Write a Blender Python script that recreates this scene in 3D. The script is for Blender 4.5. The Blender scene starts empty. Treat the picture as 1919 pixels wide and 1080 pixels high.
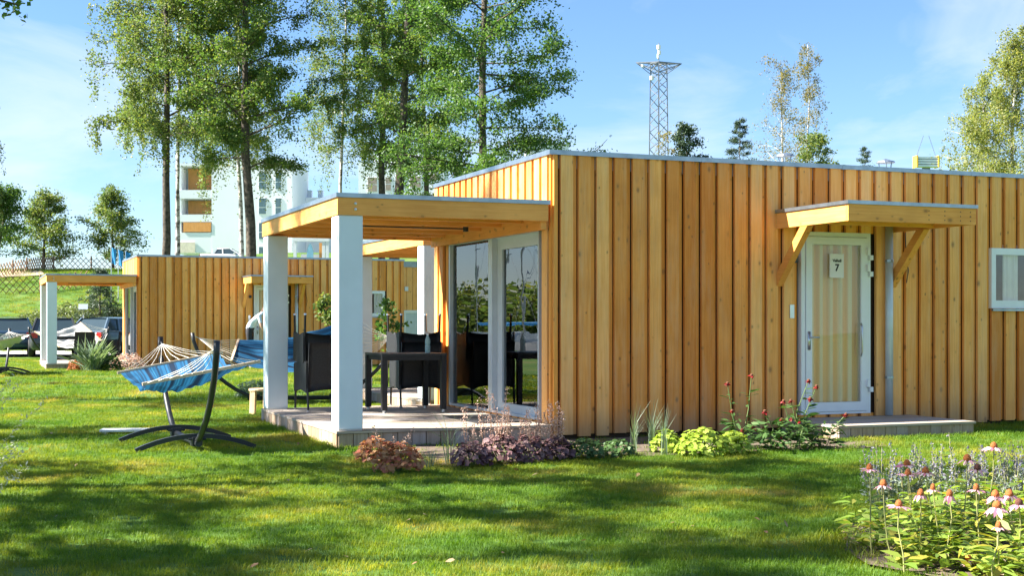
import bpy, math, random
import numpy as np
from mathutils import Vector, Matrix

SC = bpy.context.scene
COL = SC.collection
rad = math.radians
random.seed(11)

# ------------------------------------------------------------------ camera, sky, sun, exposure
EYE = 1.32                      # camera height in metres
FPX, CX, HY = 2500.0, 960.0, 603.0   # focal length, centre column and horizon row of the 1919 px photograph
cam = bpy.data.cameras.new('camera')
cam.sensor_width = 36.0
cam.lens = 36.0 * FPX / 1919.0
cam.shift_y = (HY - 540.0) / 1919.0
cam.clip_start, cam.clip_end = 0.1, 3000
cam_o = bpy.data.objects.new('camera', cam)
cam_o.location = (0, 0, EYE)
cam_o.rotation_euler = (rad(90), 0, 0)
COL.objects.link(cam_o)
SC.camera = cam_o

SUN_DIR = Vector((-1.10, -0.10, 1.0)).normalized()     # towards the sun
SUN_EL = math.asin(SUN_DIR.z)
SUN_AZ = math.atan2(SUN_DIR.x, SUN_DIR.y)
world = bpy.data.worlds.new('World')
SC.world = world
world.use_nodes = True
wn, wl = world.node_tree.nodes, world.node_tree.links
wn.clear()
w_out = wn.new('ShaderNodeOutputWorld')
w_bg = wn.new('ShaderNodeBackground')
w_bg.inputs['Strength'].default_value = 0.05
sky = wn.new('ShaderNodeTexSky')
sky.sky_type = 'NISHITA'
sky.sun_disc = False
sky.sun_elevation = SUN_EL
sky.sun_rotation = SUN_AZ
sky.air_density = 1.0
sky.dust_density = 0.3
sky.ozone_density = 8.0
wtc = wn.new('ShaderNodeTexCoord')
wmap = wn.new('ShaderNodeMapping')
wmap.inputs['Scale'].default_value = (1.5, 1.5, 5.0)
wmap.inputs['Location'].default_value = (16.0, 3.9, 6.2)
wnoise = wn.new('ShaderNodeTexNoise')
wnoise.inputs['Scale'].default_value = 2.1
wnoise.inputs['Detail'].default_value = 7.0
wnoise.inputs['Roughness'].default_value = 0.58
wnoise.inputs['Distortion'].default_value = 0.6
wramp = wn.new('ShaderNodeValToRGB')
wramp.color_ramp.elements[0].position = 0.47
wramp.color_ramp.elements[0].color = (0, 0, 0, 1)
wramp.color_ramp.elements[1].position = 0.72
wramp.color_ramp.elements[1].color = (0.64, 0.64, 0.64, 1)
wmix = wn.new('ShaderNodeMix')
wmix.data_type = 'RGBA'
wmix.inputs[7].default_value = (5.0, 5.3, 5.6, 1)
wl.new(wtc.outputs['Generated'], wmap.inputs['Vector'])
wl.new(wmap.outputs['Vector'], wnoise.inputs['Vector'])
wl.new(wnoise.outputs['Fac'], wramp.inputs['Fac'])
# thin haze that thickens towards the horizon, all the way round
wsep = wn.new('ShaderNodeSeparateXYZ')
wl.new(wtc.outputs['Generated'], wsep.inputs[0])
wmr = wn.new('ShaderNodeMapRange')
wmr.inputs['From Min'].default_value = 0.0
wmr.inputs['From Max'].default_value = 0.22
wmr.inputs['To Min'].default_value = 0.05
wmr.inputs['To Max'].default_value = 0.0
wmr.interpolation_type = 'SMOOTHSTEP'
wl.new(wsep.outputs['Z'], wmr.inputs['Value'])
wadd = wn.new('ShaderNodeMath')
wadd.operation = 'ADD'
wadd.use_clamp = True
wl.new(wmr.outputs['Result'], wadd.inputs[0])
wl.new(wramp.outputs['Color'], wadd.inputs[1])
wl.new(wadd.outputs[0], wmix.inputs[0])
wl.new(sky.outputs['Color'], wmix.inputs[6])
wl.new(wmix.outputs[2], w_bg.inputs['Color'])
wl.new(w_bg.outputs['Background'], w_out.inputs['Surface'])

sun = bpy.data.lights.new('sun', 'SUN')
sun.energy = 5.0
sun.angle = rad(0.55)
sun.color = (1.0, 0.95, 0.86)
sun_o = bpy.data.objects.new('sun', sun)
sun_o.location = (-30, 0, 30)
sun_o.rotation_euler = (-SUN_DIR).to_track_quat('-Z', 'Y').to_euler()
COL.objects.link(sun_o)

SC.view_settings.view_transform = 'Standard'
SC.view_settings.look = 'None'
SC.view_settings.gamma = 1.0
SC.view_settings.exposure = 2.18
SC.render.engine = 'CYCLES'
SC.cycles.max_bounces = 8
SC.cycles.transparent_max_bounces = 12
SC.cycles.use_denoising = True

# ------------------------------------------------------------------ helpers
def px(x, d):                   # world X of photo column x at distance d
    return (x - CX) / FPX * d
def pz(y, d):                   # world Z of photo row y at distance d
    return EYE - (y - HY) * d / FPX

ANG = rad(21.9)
U = Vector((math.cos(ANG), math.sin(ANG), 0))
V = Vector((-math.sin(ANG), math.cos(ANG), 0))
CORNER = Vector((0.4244, 14.736, 0))
def cab(x, y, z=0.0):           # cabin coordinates to world
    return CORNER + U * x + V * y + Vector((0, 0, z))

def link(o, parent=None):
    COL.objects.link(o)
    if parent is not None:
        o.parent = parent
    return o
def tag(o, label=None, cat=None, group=None, kind=None):
    if label: o['label'] = label
    if cat: o['category'] = cat
    if group: o['group'] = group
    if kind: o['kind'] = kind
    return o
def empty(name, loc=(0, 0, 0), rz=0.0, label=None, cat=None, group=None, parent=None):
    o = bpy.data.objects.new(name, None)
    o.empty_display_size = 0.2
    o.location = loc
    o.rotation_euler = (0, 0, rz)
    link(o, parent)
    return tag(o, label, cat, group)

class MB:
    def __init__(s):
        s.v, s.f, s.uv = [], [], None
    def box(s, x0, x1, y0, y1, z0, z1):
        n = len(s.v)
        s.v += [(x0,y0,z0),(x1,y0,z0),(x1,y1,z0),(x0,y1,z0),(x0,y0,z1),(x1,y0,z1),(x1,y1,z1),(x0,y1,z1)]
        s.f += [(n,n+3,n+2,n+1),(n+4,n+5,n+6,n+7),(n,n+1,n+5,n+4),(n+1,n+2,n+6,n+5),(n+2,n+3,n+7,n+6),(n+3,n,n+4,n+7)]
        return s
    def beam(s, p, q, w, h, up=(0, 0, 1)):
        p, q = Vector(p), Vector(q)
        d = (q - p).normalized()
        a = d.cross(Vector(up))
        if a.length < 1e-4: a = d.cross(Vector((1, 0, 0)))
        a.normalize(); b = a.cross(d)
        n = len(s.v)
        for c in (p, q):
            for i, j in ((-1,-1),(1,-1),(1,1),(-1,1)):
                s.v.append(tuple(c + a*(i*w/2) + b*(j*h/2)))
        s.f += [(n,n+1,n+2,n+3),(n+7,n+6,n+5,n+4)] + [(n+k,n+4+k,n+4+(k+1)%4,n+(k+1)%4) for k in range(4)]
        return s
    def tube(s, pts, r, n=8, cap=True):
        pts = [Vector(p) for p in pts]
        if not isinstance(r, (list, tuple)): r = [r]*len(pts)
        base = len(s.v)
        ref = Vector((0.13, 0.27, 0.95))
        for i, p in enumerate(pts):
            d = (pts[min(i+1, len(pts)-1)] - pts[max(i-1, 0)])
            if d.length < 1e-9: d = Vector((0, 0, 1))
            d.normalize()
            rf = ref if abs(d.dot(ref)) < 0.95 else Vector((1, 0, 0))
            a = d.cross(rf).normalized(); b = d.cross(a)
            for k in range(n):
                t = 2*math.pi*k/n
                s.v.append(tuple(p + (a*math.cos(t) + b*math.sin(t))*r[i]))
        for i in range(len(pts)-1):
            for k in range(n):
                s.f.append((base+i*n+k, base+i*n+(k+1)%n, base+(i+1)*n+(k+1)%n, base+(i+1)*n+k))
        if cap:
            s.f.append(tuple(base+k for k in range(n))[::-1])
            s.f.append(tuple(base+(len(pts)-1)*n+k for k in range(n)))
        return s
    def poly(s, pts):
        n = len(s.v)
        s.v += [tuple(p) for p in pts]
        s.f.append(tuple(range(n, n+len(pts))))
        return s
    def prism(s, pts2, y0, y1, axis='y'):
        n = len(s.v); m = len(pts2)
        for yy in (y0, y1):
            for a, b in pts2:
                s.v.append((a, yy, b) if axis == 'y' else ((yy, a, b) if axis == 'x' else (a, b, yy)))
        s.f.append(tuple(range(n, n+m)))
        s.f.append(tuple(range(n+m, n+2*m))[::-1])
        for k in range(m):
            s.f.append((n+k, n+m+k, n+m+(k+1) % m, n+(k+1) % m))
        return s
    def lathe(s, prof, c=(0, 0, 0), n=16):
        base = len(s.v)
        for r, z in prof:
            for k in range(n):
                t = 2*math.pi*k/n
                s.v.append((c[0]+r*math.cos(t), c[1]+r*math.sin(t), c[2]+z))
        for i in range(len(prof)-1):
            for k in range(n):
                s.f.append((base+i*n+k, base+i*n+(k+1)%n, base+(i+1)*n+(k+1)%n, base+(i+1)*n+k))
        return s
    def grid(s, fn, nu, nv):
        n = len(s.v)
        uvs = []
        for i in range(nu+1):
            for j in range(nv+1):
                s.v.append(tuple(fn(i/nu, j/nv)))
                uvs.append((i/nu, j/nv))
        for i in range(nu):
            for j in range(nv):
                a = n+i*(nv+1)+j
                s.f.append((a, a+nv+1, a+nv+2, a+1))
        s.uv = uvs
        return s
    def mesh(s, name, mat, smooth=False):
        me = bpy.data.meshes.new(name)
        me.from_pydata(s.v, [], s.f)
        if s.uv and len(s.uv) == len(s.v):
            l = me.uv_layers.new(name='UVMap')
            for lp in me.loops:
                l.data[lp.index].uv = s.uv[lp.vertex_index]
        if mat: me.materials.append(mat)
        if smooth:
            me.polygons.foreach_set('use_smooth', [True]*len(me.polygons))
        me.update()
        return me
    def build(s, name, mat, parent=None, smooth=False, loc=None, rz=0.0):
        o = bpy.data.objects.new(name, s.mesh(name, mat, smooth))
        if loc is not None: o.location = loc
        if rz: o.rotation_euler = (0, 0, rz)
        return link(o, parent)

def np_mesh(name, verts, nper, mat, parent=None):
    """verts (N, nper, 3): N separate flat polygons in one mesh"""
    verts = np.asarray(verts, dtype=np.float32)
    N = verts.shape[0]
    me = bpy.data.meshes.new(name)
    me.vertices.add(N*nper)
    me.vertices.foreach_set('co', verts.reshape(-1))
    me.loops.add(N*nper)
    me.loops.foreach_set('vertex_index', np.arange(N*nper, dtype=np.int32))
    me.polygons.add(N)
    me.polygons.foreach_set('loop_start', np.arange(0, N*nper, nper, dtype=np.int32))
    me.polygons.foreach_set('loop_total', np.full(N, nper, dtype=np.int32))
    me.materials.append(mat)
    me.update(calc_edges=True)
    me.validate()
    o = bpy.data.objects.new(name, me)
    return link(o, parent)

def frames(rng, N, flat=0.0):
    """random orthonormal pairs; flat > 0 pulls the leaf plane to the horizontal"""
    a = rng.normal(size=(N, 3)); a[:, 2] *= (1-flat)
    a /= np.linalg.norm(a, axis=1)[:, None]
    b = rng.normal(size=(N, 3)); b[:, 2] *= (1-flat)
    b -= a*np.sum(a*b, axis=1)[:, None]
    b /= np.linalg.norm(b, axis=1)[:, None]
    return a, b

def leaf_cloud(name, P, size, mat, parent, rng, aspect=0.62, flat=0.25, var=0.35):
    P = np.asarray(P)
    N = len(P)
    a, b = frames(rng, N, flat)
    s = size*(1-var + 2*var*rng.random(N))[:, None]
    v = np.stack([P-a*s*0.5, P+b*s*0.5*aspect-a*s*0.05, P+a*s*0.5, P-b*s*0.5*aspect-a*s*0.05], axis=1)
    o = np_mesh(name, v, 4, mat, parent)
    tag(o, kind='stuff')
    return o

def copy_tree(o, parent=None, skip=()):
    c = o.copy()
    link(c, parent)
    for ch in list(o.children):
        if ch.name.split('.')[0] in skip: continue
        copy_tree(ch, c, skip)
    return c

# ------------------------------------------------------------------ materials
def new_mat(name):
    m = bpy.data.materials.new(name)
    m.use_nodes = True
    return m, m.node_tree.nodes, m.node_tree.links, m.node_tree.nodes['Principled BSDF']
def mixnode(n, blend='MIX', fac=0.5):
    x = n.new('ShaderNodeMix'); x.data_type = 'RGBA'; x.blend_type = blend
    x.inputs[0].default_value = fac
    return x
def ramp(n, stops):
    r = n.new('ShaderNodeValToRGB')
    els = r.color_ramp.elements
    while len(els) < len(stops): els.new(0.5)
    for e, (p, c) in zip(els, stops):
        e.position = p
        e.color = (*c, 1) if len(c) == 3 else c
    return r

def paint(name, col, rough=0.55, metal=0.0, var=0.08, scale=6.0, bump=0.0, spec=0.5):
    m, n, l, b = new_mat(name)
    tc = n.new('ShaderNodeTexCoord')
    no = n.new('ShaderNodeTexNoise'); no.inputs['Scale'].default_value = scale; no.inputs['Detail'].default_value = 5
    l.new(tc.outputs['Object'], no.inputs['Vector'])
    d = tuple(max(0, c*(1-var*2)) for c in col); u = tuple(min(1, c*(1+var)) for c in col)
    r = ramp(n, [(0.3, d), (0.7, u)])
    l.new(no.outputs['Fac'], r.inputs['Fac']); l.new(r.outputs['Color'], b.inputs['Base Color'])
    b.inputs['Roughness'].default_value = rough
    b.inputs['Metallic'].default_value = metal
    b.inputs['Specular IOR Level'].default_value = spec
    if bump:
        bp = n.new('ShaderNodeBump'); bp.inputs['Strength'].default_value = bump; bp.inputs['Distance'].default_value = 0.01
        l.new(no.outputs['Fac'], bp.inputs['Height']); l.new(bp.outputs['Normal'], b.inputs['Normal'])
    return m

def wood(name, axis, light, dark, knot=(0.24, 0.105, 0.035), grey=0.0, foot=None, knots=True, rough=0.62, spread=0.5):
    """planed softwood with grain along one axis, knots and a tone of its own per board"""
    m, n, l, b = new_mat(name)
    tc = n.new('ShaderNodeTexCoord'); oi = n.new('ShaderNodeObjectInfo')
    mul = n.new('ShaderNodeMath'); mul.operation = 'MULTIPLY'; mul.inputs[1].default_value = 71.0
    l.new(oi.outputs['Random'], mul.inputs[0])
    add = n.new('ShaderNodeVectorMath'); add.operation = 'ADD'
    l.new(tc.outputs['Object'], add.inputs[0]); l.new(mul.outputs[0], add.inputs[1])
    along, across = 1.1, 26.0
    sc = {'x': (along, across, across), 'y': (across, along, across), 'z': (across, across, along)}[axis]
    mp = n.new('ShaderNodeMapping'); mp.inputs['Scale'].default_value = sc
    l.new(add.outputs[0], mp.inputs['Vector'])
    g = n.new('ShaderNodeTexNoise'); g.inputs['Scale'].default_value = 1.6; g.inputs['Detail'].default_value = 6
    g.inputs['Roughness'].default_value = 0.62; g.inputs['Distortion'].default_value = 0.5
    l.new(mp.outputs['Vector'], g.inputs['Vector'])
    r = ramp(n, [(0.28, dark), (0.5, tuple((a+c)/2 for a, c in zip(light, dark))), (0.74, light)])
    l.new(g.outputs['Fac'], r.inputs['Fac'])
    # broad uneven stain
    g2 = n.new('ShaderNodeTexNoise'); g2.inputs['Scale'].default_value = 2.2; g2.inputs['Detail'].default_value = 4
    l.new(add.outputs[0], g2.inputs['Vector'])
    r2 = ramp(n, [(0.3, (0.84, 0.76, 0.64)), (0.7, (1.16, 1.14, 1.12))])
    l.new(g2.outputs['Fac'], r2.inputs['Fac'])
    m1 = mixnode(n, 'MULTIPLY', 0.55)
    l.new(r.outputs['Color'], m1.inputs[6]); l.new(r2.outputs['Color'], m1.inputs[7])
    # tone per board
    r3 = ramp(n, [(0.0, (1-spread*0.30, 1-spread*0.48, 1-spread*0.7)), (0.4, (1, 1, 1)), (1.0, (1+spread*0.10, 1+spread*0.30, 1+spread*0.8))])
    l.new(oi.outputs['Random'], r3.inputs['Fac'])
    m2 = mixnode(n, 'MULTIPLY', 1.0)
    l.new(m1.outputs[2], m2.inputs[6]); l.new(r3.outputs['Color'], m2.inputs[7])
    last = m2.outputs[2]
    if knots:
        ks = {'x': (5.8, 9, 9), 'y': (9, 5.8, 9), 'z': (9, 9, 5.8)}[axis]
        mk = n.new('ShaderNodeMapping'); mk.inputs['Scale'].default_value = ks
        l.new(add.outputs[0], mk.inputs['Vector'])
        vo = n.new('ShaderNodeTexVoronoi'); vo.inputs['Scale'].default_value = 1.0
        l.new(mk.outputs['Vector'], vo.inputs['Vector'])
        rk = ramp(n, [(0.05, (0.85, 0.85, 0.85)), (0.10, (0.50, 0.50, 0.50)), (0.135, (0.62, 0.62, 0.62)), (0.17, (0.18, 0.18, 0.18)), (0.30, (0, 0, 0))])
        sz = n.new('ShaderNodeSeparateColor'); l.new(vo.outputs['Color'], sz.inputs[0])
        szr = n.new('ShaderNodeMapRange'); szr.inputs['To Min'].default_value = 0.75; szr.inputs['To Max'].default_value = 2.6
        l.new(sz.outputs['Red'], szr.inputs['Value'])
        dm_ = n.new('ShaderNodeMath'); dm_.operation = 'MULTIPLY'
        l.new(vo.outputs['Distance'], dm_.inputs[0]); l.new(szr.outputs['Result'], dm_.inputs[1])
        l.new(dm_.outputs[0], rk.inputs['Fac'])
        mk2 = mixnode(n, 'MIX')
        l.new(rk.outputs['Color'], mk2.inputs[0]); l.new(last, mk2.inputs[6])
        mk2.inputs[7].default_value = (*knot, 1)
        last = mk2.outputs[2]
    if grey:
        gs = {'x': (0.7, 6, 6), 'y': (6, 0.7, 6), 'z': (6, 6, 0.7)}[axis]
        mg = n.new('ShaderNodeMapping'); mg.inputs['Scale'].default_value = gs
        l.new(add.outputs[0], mg.inputs['Vector'])
        ng_ = n.new('ShaderNodeTexNoise'); ng_.inputs['Scale'].default_value = 1.5; ng_.inputs['Detail'].default_value = 6; ng_.inputs['Roughness'].default_value = 0.7
        l.new(mg.outputs['Vector'], ng_.inputs['Vector'])
        rg2 = ramp(n, [(0.46, (0, 0, 0)), (0.74, (grey, grey, grey))])
        l.new(ng_.outputs['Fac'], rg2.inputs['Fac'])
        mw = mixnode(n, 'MIX'); l.new(rg2.outputs['Color'], mw.inputs[0]); l.new(last, mw.inputs[6]); mw.inputs[7].default_value = (0.66, 0.46, 0.27, 1)
        last = mw.outputs[2]
    if foot is not None:
        sp = n.new('ShaderNodeSeparateXYZ'); l.new(tc.outputs['Object'], sp.inputs[0])
        fa = n.new('ShaderNodeMath'); fa.operation = 'ADD'; l.new(sp.outputs['Z'], fa.inputs[0])
        fn_ = n.new('ShaderNodeMath'); fn_.operation = 'MULTIPLY'; fn_.inputs[1].default_value = -0.5; l.new(g2.outputs['Fac'], fn_.inputs[0]); l.new(fn_.outputs[0], fa.inputs[1])
        fr_ = n.new('ShaderNodeMapRange'); fr_.inputs['From Min'].default_value = foot-0.22; fr_.inputs['From Max'].default_value = foot+0.10; fr_.inputs['To Min'].default_value = 0.55; fr_.inputs['To Max'].default_value = 0.0
        l.new(fa.outputs[0], fr_.inputs['Value'])
        mf = mixnode(n, 'MIX'); l.new(fr_.outputs['Result'], mf.inputs[0]); l.new(last, mf.inputs[6]); mf.inputs[7].default_value = (0.26, 0.18, 0.11, 1)
        last = mf.outputs[2]
    l.new(last, b.inputs['Base Color'])
    b.inputs['Roughness'].default_value = rough
    b.inputs['Specular IOR Level'].default_value = 0.3
    bp = n.new('ShaderNodeBump'); bp.inputs['Strength'].default_value = 0.25; bp.inputs['Distance'].default_value = 0.004
    l.new(g.outputs['Fac'], bp.inputs['Height']); l.new(bp.outputs['Normal'], b.inputs['Normal'])
    return m

def leafmat(name, cols, trans=0.45, rough=0.5, tcol=None):
    """leaf: a tone of its own per leaf, lets light through"""
    m, n, l, b = new_mat(name)
    ge = n.new('ShaderNodeNewGeometry')
    k = len(cols)
    r = ramp(n, [(i/(k-1), c) for i, c in enumerate(cols)])
    l.new(ge.outputs['Random Per Island'], r.inputs['Fac'])
    l.new(r.outputs['Color'], b.inputs['Base Color'])
    b.inputs['Roughness'].default_value = rough
    b.inputs['Specular IOR Level'].default_value = 0.35
    t = n.new('ShaderNodeBsdfTranslucent')
    mm = mixnode(n, 'MULTIPLY', 1.0)
    l.new(r.outputs['Color'], mm.inputs[6]); mm.inputs[7].default_value = (*(tcol or (1.5, 1.5, 0.7)), 1)
    l.new(mm.outputs[2], t.inputs['Color'])
    mx = n.new('ShaderNodeMixShader'); mx.inputs[0].default_value = trans
    l.new(b.outputs[0], mx.inputs[1]); l.new(t.outputs[0], mx.inputs[2])
    l.new(mx.outputs[0], n['Material Output'].inputs['Surface'])
    return m

def glassmat(name, tint=(0.82, 0.9, 0.9), ior=1.9, rough=0.0):
    m, n, l, b = new_mat(name)
    n.remove(b)
    f = n.new('ShaderNodeFresnel'); f.inputs['IOR'].default_value = ior
    t = n.new('ShaderNodeBsdfTransparent'); t.inputs['Color'].default_value = (*tint, 1)
    g = n.new('ShaderNodeBsdfGlossy'); g.inputs['Roughness'].default_value = rough
    # slight waviness of the panes
    tc = n.new('ShaderNodeTexCoord'); no = n.new('ShaderNodeTexNoise'); no.inputs['Scale'].default_value = 1.3
    l.new(tc.outputs['Object'], no.inputs['Vector'])
    bp = n.new('ShaderNodeBump'); bp.inputs['Strength'].default_value = 0.03; bp.inputs['Distance'].default_value = 0.05
    l.new(no.outputs['Fac'], bp.inputs['Height']); l.new(bp.outputs['Normal'], g.inputs['Normal'])
    mx = n.new('ShaderNodeMixShader')
    l.new(f.outputs[0], mx.inputs[0]); l.new(t.outputs[0], mx.inputs[1]); l.new(g.outputs[0], mx.inputs[2])
    l.new(mx.outputs[0], n['Material Output'].inputs['Surface'])
    return m

HL, HD = (0.96, 0.47, 0.125), (0.78, 0.305, 0.055)
M = {}
M['board'] = wood('stained_board', 'z', HL, HD, grey=0.38, foot=-1.56, spread=0.85)
M['board_deep'] = wood('recess_shade_board', 'z', (0.90, 0.385, 0.062), (0.74, 0.27, 0.036), spread=0.4, grey=0.25, foot=-1.56)  # deeper orange puts the recesses' shade and bounced light into the board colour
M['beam_x'] = wood('beam_along', 'x', (0.92, 0.445, 0.12), (0.76, 0.31, 0.065), spread=0.3)
M['beam_y'] = wood('beam_across', 'y', (0.92, 0.445, 0.12), (0.76, 0.31, 0.065), spread=0.3)
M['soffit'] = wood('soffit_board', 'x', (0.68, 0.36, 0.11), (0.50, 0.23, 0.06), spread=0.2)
M['deck_x'] = wood('deck_plank', 'x', (0.45, 0.40, 0.345), (0.28, 0.235, 0.19), knots=False, spread=0.35, rough=0.75)
M['deck_z'] = wood('deck_skirt', 'z', (0.42, 0.33, 0.25), (0.26, 0.19, 0.135), spread=0.5, rough=0.75)
M['raw'] = wood('raw_pine', 'z', (0.72, 0.55, 0.36), (0.58, 0.40, 0.23), spread=0.2)
M['bar'] = wood('bar_wood', 'y', (0.62, 0.50, 0.36), (0.45, 0.33, 0.2), knots=False, spread=0.2)
M['zinc'] = paint('zinc_flashing', (0.33, 0.39, 0.45), 0.36, 0.85, 0.1, 9)
M['pipe'] = paint('pale_pipe', (0.55, 0.60, 0.64), 0.4, 0.25, 0.05)
M['felt'] = paint('roof_membrane', (0.22, 0.23, 0.24), 0.85)
M['white'] = paint('white_render', (0.67, 0.745, 0.79), 0.6, 0, 0.03, 3, 0.05)
M['pvc'] = paint('white_frame', (0.76, 0.77, 0.77), 0.35, 0, 0.02)
M['greyframe'] = paint('grey_frame', (0.52, 0.58, 0.62), 0.4, 0, 0.03)
M['rubber'] = paint('black_rubber', (0.02, 0.02, 0.022), 0.7, 0, 0.1)
M['rattan'] = paint('black_rattan', (0.012, 0.012, 0.014), 0.6, 0, 0.25, 60, 0.4)
M['blackmetal'] = paint('black_metal', (0.014, 0.017, 0.021), 0.45, 0.0, 0.1)
M['steel'] = paint('brushed_steel', (0.6, 0.62, 0.64), 0.3, 0.9, 0.08)
M['core'] = paint('wall_core', (0.06, 0.035, 0.02), 0.9)
M['room'] = paint('room_plaster', (0.35, 0.33, 0.31), 0.8)
M['roomfloor'] = wood('room_floor', 'x', (0.30, 0.2, 0.12), (0.18, 0.11, 0.06))
M['glass'] = glassmat('window_glass', ior=2.5)
M['doorglass'] = glassmat('door_glass', (0.98, 0.97, 0.95), 1.36)
def curtain_material():
    m, n, l, b = new_mat('beige_curtain')
    tc = n.new('ShaderNodeTexCoord'); wv = n.new('ShaderNodeTexWave'); wv.inputs['Scale'].default_value = 2.3; wv.inputs['Distortion'].default_value = 0.8; wv.inputs['Detail'].default_value = 2
    mp = n.new('ShaderNodeMapping'); mp.inputs['Scale'].default_value = (1, 1, 0.03)
    l.new(tc.outputs['Object'], mp.inputs['Vector']); l.new(mp.outputs['Vector'], wv.inputs['Vector'])
    r = ramp(n, [(0.2, (0.97, 0.62, 0.32)), (0.8, (0.98, 0.84, 0.60))])
    l.new(wv.outputs['Fac'], r.inputs['Fac']); l.new(r.outputs['Color'], b.inputs['Base Color'])
    b.inputs['Roughness'].default_value = 0.9
    return m
M['curtain'] = curtain_material()
M['whitecurtain'] = paint('white_curtain', (0.82, 0.82, 0.84), 0.85, 0, 0.03)
M['greycurtain'] = paint('grey_curtain', (0.45, 0.36, 0.36), 0.85, 0, 0.06)
M['plaque'] = paint('plaque', (0.80, 0.76, 0.74), 0.5, 0, 0.02)
M['ink'] = paint('ink', (0.03, 0.03, 0.03), 0.6)
M['dark'] = paint('dark_plastic', (0.03, 0.03, 0.035), 0.5)
M['soil'] = paint('soil', (0.13, 0.095, 0.065), 0.95, 0, 0.35, 30, 0.6)
M['rope'] = paint('rope', (0.80, 0.76, 0.68), 0.8, 0, 0.1)

def ground_material(name, c0, c1, c2, big=0.35):
    m, n, l, b = new_mat(name)
    ge = n.new('ShaderNodeNewGeometry')
    a = n.new('ShaderNodeTexNoise'); a.inputs['Scale'].default_value = big; a.inputs['Detail'].default_value = 6; a.inputs['Roughness'].default_value = 0.65
    f = n.new('ShaderNodeTexNoise'); f.inputs['Scale'].default_value = 14; f.inputs['Detail'].default_value = 5
    l.new(ge.outputs['Position'], a.inputs['Vector']); l.new(ge.outputs['Position'], f.inputs['Vector'])
    r = ramp(n, [(0.34, c0), (0.55, c1), (0.72, c2)])
    l.new(a.outputs['Fac'], r.inputs['Fac'])
    r2 = ramp(n, [(0.3, (0.6, 0.6, 0.6)), (0.7, (1.2, 1.2, 1.2))])
    l.new(f.outputs['Fac'], r2.inputs['Fac'])
    mm = mixnode(n, 'MULTIPLY', 0.8)
    l.new(r.outputs['Color'], mm.inputs[6]); l.new(r2.outputs['Color'], mm.inputs[7])
    l.new(mm.outputs[2], b.inputs['Base Color'])
    b.inputs['Roughness'].default_value = 0.9
    b.inputs['Specular IOR Level'].default_value = 0.15
    bp = n.new('ShaderNodeBump'); bp.inputs['Strength'].default_value = 0.6; bp.inputs['Distance'].default_value = 0.03
    l.new(f.outputs['Fac'], bp.inputs['Height']); l.new(bp.outputs['Normal'], b.inputs['Normal'])
    return m
M['lawn'] = ground_material('lawn_ground', (0.055, 0.12, 0.02), (0.085, 0.155, 0.026), (0.19, 0.18, 0.07))
M['gravel'] = ground_material('gravel_road', (0.30, 0.29, 0.28), (0.38, 0.37, 0.35), (0.44, 0.42, 0.40), 2.0)
M['sand'] = ground_material('sand', (0.45, 0.34, 0.25), (0.55, 0.43, 0.32), (0.6, 0.48, 0.36), 1.0)
M['water'] = paint('water', (0.05, 0.09, 0.12), 0.12, 0, 0.1)

def blade_material():
    m, n, l, b = new_mat('grass_blade')
    ge = n.new('ShaderNodeNewGeometry'); oi = n.new('ShaderNodeObjectInfo')
    a = n.new('ShaderNodeTexNoise'); a.inputs['Scale'].default_value = 0.55; a.inputs['Detail'].default_value = 6; a.inputs['Roughness'].default_value = 0.7
    l.new(ge.outputs['Position'], a.inputs['Vector'])
    r = ramp(n, [(0.32, (0.052, 0.145, 0.014)), (0.46, (0.105, 0.20, 0.017)), (0.56, (0.185, 0.24, 0.024)), (0.68, (0.37, 0.31, 0.11))])
    l.new(a.outputs['Fac'], r.inputs['Fac'])
    r2 = ramp(n, [(0, (0.7, 0.75, 0.7)), (0.85, (1.15, 1.12, 1.0)), (1, (1.9, 1.45, 1.1))])
    l.new(oi.outputs['Random'], r2.inputs['Fac'])
    mm = mixnode(n, 'MULTIPLY', 1.0)
    l.new(r.outputs['Color'], mm.inputs[6]); l.new(r2.outputs['Color'], mm.inputs[7])
    l.new(mm.outputs[2], b.inputs['Base Color'])
    b.inputs['Roughness'].default_value = 0.55
    b.inputs['Specular IOR Level'].default_value = 0.25
    t = n.new('ShaderNodeBsdfTranslucent')
    m3 = mixnode(n, 'MULTIPLY', 1.0); l.new(mm.outputs[2], m3.inputs[6]); m3.inputs[7].default_value = (1.75, 1.5, 0.55, 1)
    l.new(m3.outputs[2], t.inputs['Color'])
    mx = n.new('ShaderNodeMixShader'); mx.inputs[0].default_value = 0.4
    l.new(b.outputs[0], mx.inputs[1]); l.new(t.outputs[0], mx.inputs[2])
    l.new(mx.outputs[0], n['Material Output'].inputs['Surface'])
    return m
M['blade'] = blade_material()
M['alder'] = leafmat('alder_leaf', [(0.055, 0.115, 0.032), (0.08, 0.15, 0.038), (0.115, 0.18, 0.042), (0.18, 0.20, 0.05)], 0.45)
M['birch'] = leafmat('birch_leaf', [(0.07, 0.12, 0.042), (0.10, 0.16, 0.05), (0.14, 0.19, 0.055), (0.21, 0.21, 0.06)], 0.45)
M['birch_pale'] = leafmat('birch_leaf_thin', [(0.11, 0.12, 0.05), (0.15, 0.15, 0.06), (0.20, 0.17, 0.07), (0.27, 0.19, 0.07)])
M['birch_light'] = leafmat('birch_leaf_light', [(0.13, 0.18, 0.06), (0.18, 0.22, 0.07), (0.24, 0.26, 0.08), (0.32, 0.29, 0.09)], 0.5)
M['oak'] = leafmat('oak_leaf', [(0.05, 0.115, 0.032), (0.075, 0.15, 0.038), (0.115, 0.185, 0.045)], 0.45)
M['needle'] = leafmat('spruce_needle', [(0.035, 0.07, 0.04), (0.055, 0.09, 0.055), (0.075, 0.11, 0.06)], 0.15)
M['bark'] = paint('dark_bark', (0.095, 0.075, 0.055), 0.9, 0, 0.4, 9, 0.8)

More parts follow.
